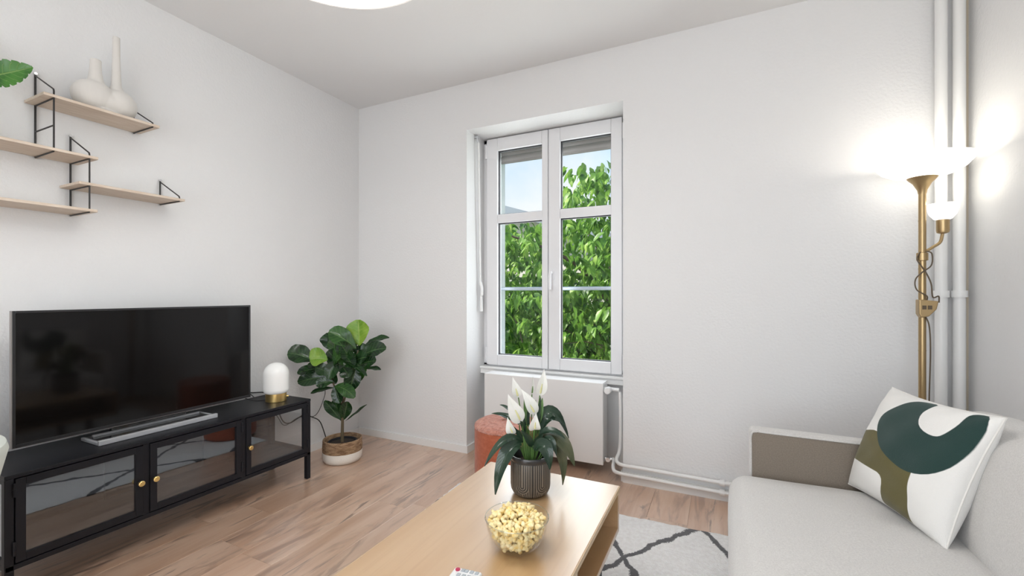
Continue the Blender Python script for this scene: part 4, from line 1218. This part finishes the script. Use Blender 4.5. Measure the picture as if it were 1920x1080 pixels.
rm = vo.modifiers.new('blend', 'REMESH'); rm.mode = 'VOXEL'; rm.voxel_size = 0.0028; rm.use_smooth_shade = True
sm = vo.modifiers.new('soften', 'SMOOTH'); sm.factor = 0.5; sm.iterations = 7
build('mouth', MB().lathe([(0.0005, 0.2365), (0.012, 0.2365)], (VX, 0.945, VZ), 20, True, False), 'dark_seal', vase)
build('mouth', MB().lathe([(0.0005, 0.3745), (0.008, 0.3745)], (VX, 1.018, VZ), 20, True, False), 'dark_seal', vase)

# leafy plant on the second board, its pot just beyond the picture's edge
mp = thing('potted_monstera', 'glossy green split-leaf plant on the second shelf board', 'plant', (-2.485, 0.525, ZB + 0.012))
build('pot', MB().lathe([(0.040, 0.0), (0.045, 0.003), (0.056, 0.085), (0.058, 0.09), (0.053, 0.09), (0.050, 0.07)], (-2.485, 0.525, ZB + 0.012), 32, True, True), 'stoneware', mp, smooth=True)
moff = world_off(mp)
split = lambda t: max(0.03, (sin(pi * min(1, t * 0.97 + 0.015) ** 0.62)) ** 0.7 * (1 - 0.20 * max(0, sin(t * 40)) ** 4))
def ml(b, m_, t, w, nrm_):
    link_obj('leaf', leaf_mesh('leaf', b, m_, t, w, nrm_, split, 0.12, 40, 4, 0.03, moff), 'monstera', mp)
    build('stalk', MB().tube(smooth_path([(-2.485, 0.525, ZB + 0.08), ((b[0] - 2.485) / 2, (b[1] + 0.525) / 2, (b[2] + ZB + 0.10) / 2 + 0.03), b], 4), 0.0025, 6), 'stem_green', mp, smooth=True)
ml((-2.40, 0.600, 1.878), (-2.37, 0.655, 1.915), (-2.335, 0.704, 1.950), 0.100, (0.75, -0.60, -0.10))
ml((-2.43, 0.575, 1.905), (-2.42, 0.615, 1.935), (-2.40, 0.665, 1.948), 0.075, (0.6, -0.5, 0.3))
ml((-2.46, 0.50, 1.92), (-2.44, 0.46, 1.99), (-2.40, 0.42, 2.0), 0.10, (0.6, -0.2, 0.8))
ml((-2.44, 0.55, 1.86), (-2.38, 0.55, 1.88), (-2.31, 0.54, 1.85), 0.10, (0.5, 0, 0.8))
ml((-2.50, 0.56, 1.95), (-2.50, 0.57, 2.02), (-2.49, 0.55, 2.08), 0.09, (0.9, -0.3, 0.2))

# ------------------------------------------------------------------ floor lamp
FLX, FLY = 0.752, 2.385
fl_ = thing('floor_lamp', 'brass uplighter floor lamp with white glass bowl and a reading arm', 'lamp', (FLX, FLY, 0.0))
build('base', MB().lathe([(0.125, 0.0), (0.128, 0.006), (0.12, 0.016), (0.03, 0.026), (0.014, 0.03)], (FLX, FLY, 0), 40), 'lamp_brass', fl_, smooth=True)
build('pole', MB().lathe([(0.0125, 0.025), (0.0125, 1.52)], (FLX, FLY, 0), 20), 'lamp_brass', fl_, smooth=True)
for z in (0.86, 1.20, 1.40):
    build('pole_joint', MB().lathe([(0.0130, z), (0.0133, z + 0.002), (0.0130, z + 0.004)], (FLX, FLY, 0), 20), 'lamp_brass', fl_, smooth=True)
build('cone', MB().lathe([(0.0135, 1.515), (0.016, 1.530), (0.030, 1.558), (0.050, 1.580), (0.052, 1.584), (0.02, 1.584)], (FLX, FLY, 0), 32), 'lamp_brass', fl_, smooth=True)
bowl_p = [(0.030, 1.580), (0.060, 1.582), (0.100, 1.594), (0.135, 1.615), (0.155, 1.640), (0.160, 1.656), (0.156, 1.657), (0.150, 1.640), (0.131, 1.619), (0.098, 1.600), (0.060, 1.589), (0.030, 1.587)]
build('glass_bowl', MB().lathe(bowl_p, (FLX, FLY, 0), 56, True, True), 'torchiere_glass', fl_, smooth=True, angle=60)
RX, RY = FLX + 0.068, FLY + 0.010
build('reading_arm', MB().tube(smooth_path([(FLX + 0.012, FLY, 1.275), (FLX + 0.035, FLY, 1.292), (FLX + 0.058, FLY + .004, 1.312), (RX, RY, 1.352)], 6), 0.0058, 10), 'lamp_brass', fl_, smooth=True)
build('reading_socket', MB().lathe([(0.010, 1.346), (0.019, 1.350), (0.021, 1.358), (0.021, 1.402), (0.016, 1.404)], (RX, RY, 0), 24), 'lamp_brass', fl_, smooth=True)
build('reading_shade', MB().lathe([(0.014, 1.402), (0.028, 1.406), (0.042, 1.425), (0.050, 1.452), (0.052, 1.468), (0.049, 1.468), (0.046, 1.452), (0.038, 1.428), (0.026, 1.411), (0.014, 1.408)], (RX, RY, 0), 32, True, True), 'torchiere_glass', fl_, smooth=True, angle=60)
build('arm_clamp', MB().lathe([(0.013, 1.235), (0.019, 1.237), (0.019, 1.268), (0.013, 1.270)], (FLX, FLY, 0), 20), 'lamp_brass', fl_, smooth=True)
sw = MB()
sv = []
for yy in (-0.020, 0.020):
    for (a, z) in ((-0.020, 1.075), (0.042, 1.068), (0.036, 1.035), (0.012, 1.005), (-0.012, 1.000), (-0.020, 1.015)): sv.append((FLX + a, FLY - 0.012 + yy, z))
sw.add(sv, [(5, 4, 3, 2, 1, 0), (6, 7, 8, 9, 10, 11)] + [(i, (i + 1) % 6, 6 + (i + 1) % 6, 6 + i) for i in range(6)])
so = build('switch_box', sw, 'lamp_brass', fl_, bevel=0.004)
for a in (-0.004, 0.014):
    part('switch', 'cord_brown', so, (FLX + a - 0.006, FLX + a + 0.006, FLY - 0.036, FLY - 0.031, 1.034, 1.050))
build('cord', MB().tube(smooth_path([(FLX + 0.012, FLY - 0.01, 1.275), (FLX + 0.024, FLY - 0.02, 1.262), (FLX + 0.022, FLY - 0.02, 1.215), (FLX - 0.008, FLY - 0.018, 1.185), (FLX - 0.026, FLY - 0.012, 1.155), (FLX - 0.022, FLY - 0.014, 1.115), (FLX + 0.008, FLY - 0.018, 1.09), (FLX + 0.01, FLY - 0.015, 1.072)], 6), 0.0026, 8), 'cord_brown', fl_, smooth=True)
build('cord', MB().tube(smooth_path([(FLX - 0.010, FLY - 0.014, 1.272), (FLX - 0.020, FLY - 0.012, 1.24), (FLX + 0.004, FLY - 0.018, 1.19), (FLX + 0.022, FLY - 0.018, 1.14), (FLX + 0.028, FLY - 0.016, 1.085), (FLX + 0.048, FLY - 0.01, 1.088), (FLX + 0.050, FLY - 0.008, 1.062)], 6), 0.0026, 8), 'cord_brown', fl_, smooth=True)
build('cord', MB().tube(smooth_path([(FLX + 0.008, FLY - 0.012, 1.002), (FLX + 0.018, FLY - 0.014, 0.96), (FLX + 0.022, FLY - 0.012, 0.85), (FLX + 0.018, FLY - 0.010, 0.6), (FLX + 0.024, FLY - 0.006, 0.3), (FLX + 0.05, FLY, 0.03), (FLX + 0.14, FLY + 0.05, 0.004)], 6), 0.0026, 8), 'cord_brown', fl_, smooth=True)
for loc, pw in (((FLX, FLY, 1.640), 1.0), ((RX, RY, 1.458), 0.4)):
    ld = bpy.data.lights.new('lamp_bulb', 'POINT'); ld.energy = pw; ld.shadow_soft_size = 0.03; ld.color = (1.0, 0.92, 0.80)
    lo = bpy.data.objects.new('lamp_bulb', ld); lo.location = (0, 0, 0); COL.objects.link(lo); lo.parent = fl_
    lo.location = (loc[0] - FLX, loc[1] - FLY, loc[2])

# ------------------------------------------------------------------ pendant lamp
DX, DY, DZ = -0.89, 0.78, 2.0
pd = thing('pendant_lamp', 'white drum pendant lamp hanging from the ceiling', 'lamp', (DX, DY, DZ))
build('diffuser', MB().lathe([(0.002, 0.003), (0.20, 0.0035), (0.293, 0.004), (0.293, 0.008), (0.002, 0.008)], (DX, DY, DZ), 72), 'pendant_diffuser', pd, smooth=True)
build('drum_shade', MB().lathe([(0.2945, 0.0), (0.3, 0.0), (0.3, 0.22), (0.2965, 0.22), (0.2945, 0.004)], (DX, DY, DZ), 72, False, False), 'pendant_shade', pd, smooth=True)
pb_d = bpy.data.lights.new('pendant_bulb', 'POINT'); pb_d.energy = 7.0; pb_d.shadow_soft_size = 0.06; pb_d.color = (1.0, 0.97, 0.92)
pbo = bpy.data.objects.new('pendant_bulb', pb_d); COL.objects.link(pbo); pbo.parent = pd; pbo.location = (0, 0.03, 0.10)
build('suspension', MB().tube([(DX, DY, DZ + 0.006), (DX, DY, ZC - 0.03)], 0.004, 8), 'white_gloss', pd, smooth=True)
build('ceiling_rose', MB().lathe([(0.05, ZC - 0.03), (0.055, ZC - 0.02), (0.055, ZC)], (DX, DY, 0), 28), 'white_gloss', pd, smooth=True)

# ------------------------------------------------------------------ armchair at the left edge
AX, AY = -1.955, 0.200
ac = thing('armchair', 'pale sage tub armchair beside the cabinet, cut by the left picture edge', 'armchair', (AX, AY, 0.0))
mb = MB(); n = 56
rows = [(0.20, 0.20, 1), (0.235, 0.26, 1), (0.275, 0.42, 1), (0.315, 0.60, 1), (0.327, 0.655, 1), (0.322, 0.674, 1), (0.300, 0.678, 1), (0.275, 0.665, 1), (0.255, 0.60, 1), (0.24, 0.44, 1)]
vs, fs = [], []
for r, z, _ in rows:
    for i in range(n + 1):
        a = radians(52) + radians(256) * i / n       # shell open towards the room
        a = a + radians(-0) 
        vs.append((AX + r * cos(a), AY + r * sin(a), z))
for j in range(len(rows) - 1):
    for i in range(n): fs.append((j * (n + 1) + i, j * (n + 1) + i + 1, (j + 1) * (n + 1) + i + 1, (j + 1) * (n + 1) + i))
for i0 in (0, n): fs.append(tuple(j * (n + 1) + i0 for j in range(len(rows))))
mb.add(vs, fs); build('shell', mb, 'chair_fabric', ac, smooth=True, angle=60)
build('seat', MB().lathe([(0.19, 0.20), (0.235, 0.24), (0.245, 0.40), (0.235, 0.435), (0.19, 0.45), (0.002, 0.455)], (AX, AY, 0), 48), 'chair_fabric', ac, smooth=True, angle=60)
for a in (45, 135, 225, 315):
    build('leg', MB().tube([(AX + 0.20 * cos(radians(a)), AY + 0.20 * sin(radians(a)), 0.0), (AX + 0.15 * cos(radians(a)), AY + 0.15 * sin(radians(a)), 0.21)], [0.009, 0.014], 10), 'sofa_leg', ac, smooth=True)

# ------------------------------------------------------------------ outside: garden, house, trees
GZ = -3.4
struct('ground', 'lawn', (-40, 40, 3.1, 70, GZ - 0.2, GZ))
house = thing('house', 'cream house with grey roof far behind the tree', 'house', (-7, 14, GZ))
def roof_z(x): return 3.40 - 0.32 * (x + 5.5)
mb = MB(); xs = (-16, -1.0)
mb.add([(xs[0], 13, GZ), (xs[1], 13, GZ), (xs[1], 13, roof_z(xs[1])), (xs[0], 13, roof_z(xs[0])), (xs[0], 20, GZ), (xs[1], 20, GZ), (xs[1], 20, roof_z(xs[1])), (xs[0], 20, roof_z(xs[0]))],
       [(0, 1, 2, 3), (5, 4, 7, 6), (4, 0, 3, 7), (1, 5, 6, 2), (3, 2, 6, 7), (4, 5, 1, 0)])
build('wall', mb, 'house_cream', house)
mb = MB(); a, b = roof_z(-16.2), roof_z(-0.6)
mb.add([(-16.2, 12.5, a), (-0.6, 12.5, b), (-0.6, 20.3, b), (-16.2, 20.3, a), (-16.2, 12.5, a + 0.26), (-0.6, 12.5, b + 0.26), (-0.6, 20.3, b + 0.26), (-16.2, 20.3, a + 0.26)],
       [(3, 2, 1, 0), (4, 5, 6, 7), (0, 1, 5, 4), (1, 2, 6, 5), (2, 3, 7, 6), (3, 0, 4, 7)])
build('roof', mb, 'roof_grey', house)

def leaf_geo(L, W, droop, n=4):
    """small pointed leaf along +x, drooping; returns verts, faces, uvs"""
    vs, fs, uvs = [], [], []
    for i in range(n + 1):
        t = i / n
        w = W * 0.5 * max(0.05, sin(pi * min(1, t * 0.97 + 0.02) ** 0.75) ** 0.8)
        z = -droop * L * t * t
        for s in (-1, 0, 1):
            vs.append((L * t * (1 - 0.15 * droop), s * w, z + abs(s) * w * 0.25)); uvs.append((0.5 + s * 0.5, t))
    for i in range(n):
        for s in (0, 1): a = i * 3 + s; fs.append((a, a + 1, a + 4, a + 3))
    return vs, fs, uvs

def leaf_object_mesh(name, L, W, droop, m):
    vs, fs, uvs = leaf_geo(L, W, droop)
    me = bpy.data.meshes.new(name); me.from_pydata(vs, [], fs)
    ul = me.uv_layers.new(name='uv')
    for poly in me.polygons:
        for li in poly.loop_indices: ul.data[li].uv = uvs[me.loops[li].vertex_index]
    me.polygons.foreach_set('use_smooth', [True] * len(me.polygons)); me.materials.append(MATS[m])
    return me

def leaf_cloud(name, placements, geo, m, parent):
    """many leaves joined into one mesh"""
    vs, fs, uvs = geo
    V = np.array(vs); F = np.array(fs); U = np.array(uvs)
    n = len(placements)
    R = np.array([np.array(p[1].to_matrix()) * p[2] for p in placements])
    T0 = np.array([tuple(p[0]) for p in placements])
    off = np.array(tuple(world_off(parent)))
    allv = (np.einsum('nij,kj->nki', R, V) + T0[:, None, :] - off).reshape(-1, 3)
    allf = (F[None] + (np.arange(n) * len(V))[:, None, None]).reshape(-1, 4)
    me = bpy.data.meshes.new(name)
    me.vertices.add(len(allv)); me.vertices.foreach_set('co', allv.ravel().astype(np.float32))
    me.loops.add(allf.size); me.loops.foreach_set('vertex_index', allf.ravel().astype(np.int32))
    me.polygons.add(len(allf)); me.polygons.foreach_set('loop_start', np.arange(0, allf.size, 4).astype(np.int32))
    ul = me.uv_layers.new(name='uv')
    lu = np.tile(U, (n, 1))[allf.ravel()]
    ul.data.foreach_set('uv', lu.ravel().astype(np.float32))
    me.update(calc_edges=True); me.validate()
    me.polygons.foreach_set('use_smooth', [True] * len(me.polygons))
    o = link_obj(name, me, m, parent)
    return tag(o, kind='stuff')

rt = random.Random(42)
tree = thing('tree', 'leafy green tree close to the window', 'tree', (-0.6, 6.0, GZ))
trunk_top = Vector((-0.7, 6.0, 0.2))
build('trunk', MB().tube(smooth_path([(-0.6, 6.0, GZ), (-0.65, 6.02, -1.5), trunk_top], 4), [0.16 - 0.008 * i for i in range(9)], 10), 'bark', tree, smooth=True)
def ztop(x, y):
    t = min(1, max(0, (x + 0.375 * y) / 0.22)); t = t * t * (3 - 2 * t)
    return 1.1 + y * (0.172 + 0.112 * t) + 0.10 * sin(5.1 * x + 1.0) + 0.08 * sin(11 * x + 2 * y)
twigs = []
while len(twigs) < 2050:
    x_, y_ = rt.uniform(-4.8, 0.6), rt.uniform(4.4, 7.0)
    zt = ztop(x_, y_)
    z_ = rt.uniform(-1.1, zt)
    # keep the crown rounded at its outer ends
    if ((x_ + 1.8) / 3.3) ** 2 + ((z_ - 0.4) / 3.0) ** 2 > 1.0: continue
    twigs.append(Vector((x_, y_, z_)))
places = []
for tw in twigs:
    ang = rt.uniform(0, 2 * pi); L = rt.uniform(0.22, 0.42)
    dirv = Vector((cos(ang), sin(ang), rt.uniform(-0.55, 0.15))).normalized()
    for k in range(12):
        p = tw + dirv * L * (k / 12) + Vector((rt.gauss(0, .03), rt.gauss(0, .03), rt.gauss(0, .03)))
        if p.z > ztop(p.x, p.y) + 0.08: continue
        yaw = ang + (1 if k % 2 else -1) * rt.uniform(0.5, 1.3)
        q = Matrix.Rotation(yaw, 3, 'Z') @ Matrix.Rotation(radians(rt.uniform(15, 70)), 3, 'Y') @ Matrix.Rotation(rt.uniform(-.6, .6), 3, 'X')
        places.append((p, q.to_quaternion(), rt.uniform(0.75, 1.25)))
def through_window(p):
    s, e_ = p.x / p.y, (p.z - 1.1) / p.y
    return -0.54 < s < -0.20 and -0.18 < e_ < 0.39
near = sorted([i for i, p in enumerate(places) if through_window(p[0])], key=lambda i: places[i][0].y)[:290]
ns = set(near)
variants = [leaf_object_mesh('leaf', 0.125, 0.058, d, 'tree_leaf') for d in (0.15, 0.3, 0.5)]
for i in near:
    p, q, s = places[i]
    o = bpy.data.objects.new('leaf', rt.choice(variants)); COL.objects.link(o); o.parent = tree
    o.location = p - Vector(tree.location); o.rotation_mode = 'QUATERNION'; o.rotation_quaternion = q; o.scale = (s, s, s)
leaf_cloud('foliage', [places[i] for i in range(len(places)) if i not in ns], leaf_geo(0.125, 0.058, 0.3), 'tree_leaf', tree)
# boughs
for k in range(16):
    tgt = twigs[k * 7]
    mid_ = (trunk_top + tgt) / 2 + Vector((rt.uniform(-.2, .2), rt.uniform(-.2, .2), rt.uniform(-.1, .3)))
    build('bough', MB().tube(smooth_path([trunk_top - Vector((0, 0, rt.uniform(0, 1.2))), mid_, tgt], 5), [0.045 - 0.0036 * i for i in range(11)], 7), 'bark', tree, smooth=True)
for k in range(40):
    tw = twigs[(k * 13 + 5) % len(twigs)]
    e2 = tw + Vector((rt.uniform(-.5, .5), rt.uniform(-.3, .3), rt.uniform(-.25, .35)))
    build('branch', MB().tube([tw, (tw + e2) / 2 + Vector((0, 0, .04)), e2], [0.010, 0.007, 0.004], 6), 'bark', tree, smooth=True)

hedge = thing('garden_hedge', 'dense dark green hedge behind the tree', 'hedge', (-3, 9.2, GZ))
part('core', 'hedge_core', hedge, (-10, 4, 8.9, 9.6, GZ, 0.8)) if 'hedge_core' in MATS else (mat('hedge_core', (0.02, 0.05, 0.012), 0.95, col2=(0.04, 0.09, 0.02), nscale=12, bump=1.0, bscale=14, bdist=0.1), part('core', 'hedge_core', hedge, (-10, 4, 8.9, 9.6, GZ, 0.8)))
hp = []
for _ in range(5200):
    x_ = rt.uniform(-8, 2.5); zt = 1.65 + 0.35 * sin(1.7 * x_) + 0.2 * sin(4.3 * x_ + 1)
    z_ = rt.uniform(-2.0, zt)
    q = Matrix.Rotation(rt.uniform(0, 6.3), 3, 'Z') @ Matrix.Rotation(radians(rt.uniform(0, 80)), 3, 'Y')
    hp.append((Vector((x_, rt.uniform(8.2, 9.4), z_)), q.to_quaternion(), rt.uniform(1.2, 2.2)))
leaf_cloud('foliage', hp, leaf_geo(0.125, 0.075, 0.3), 'hedge_leaf', hedge)
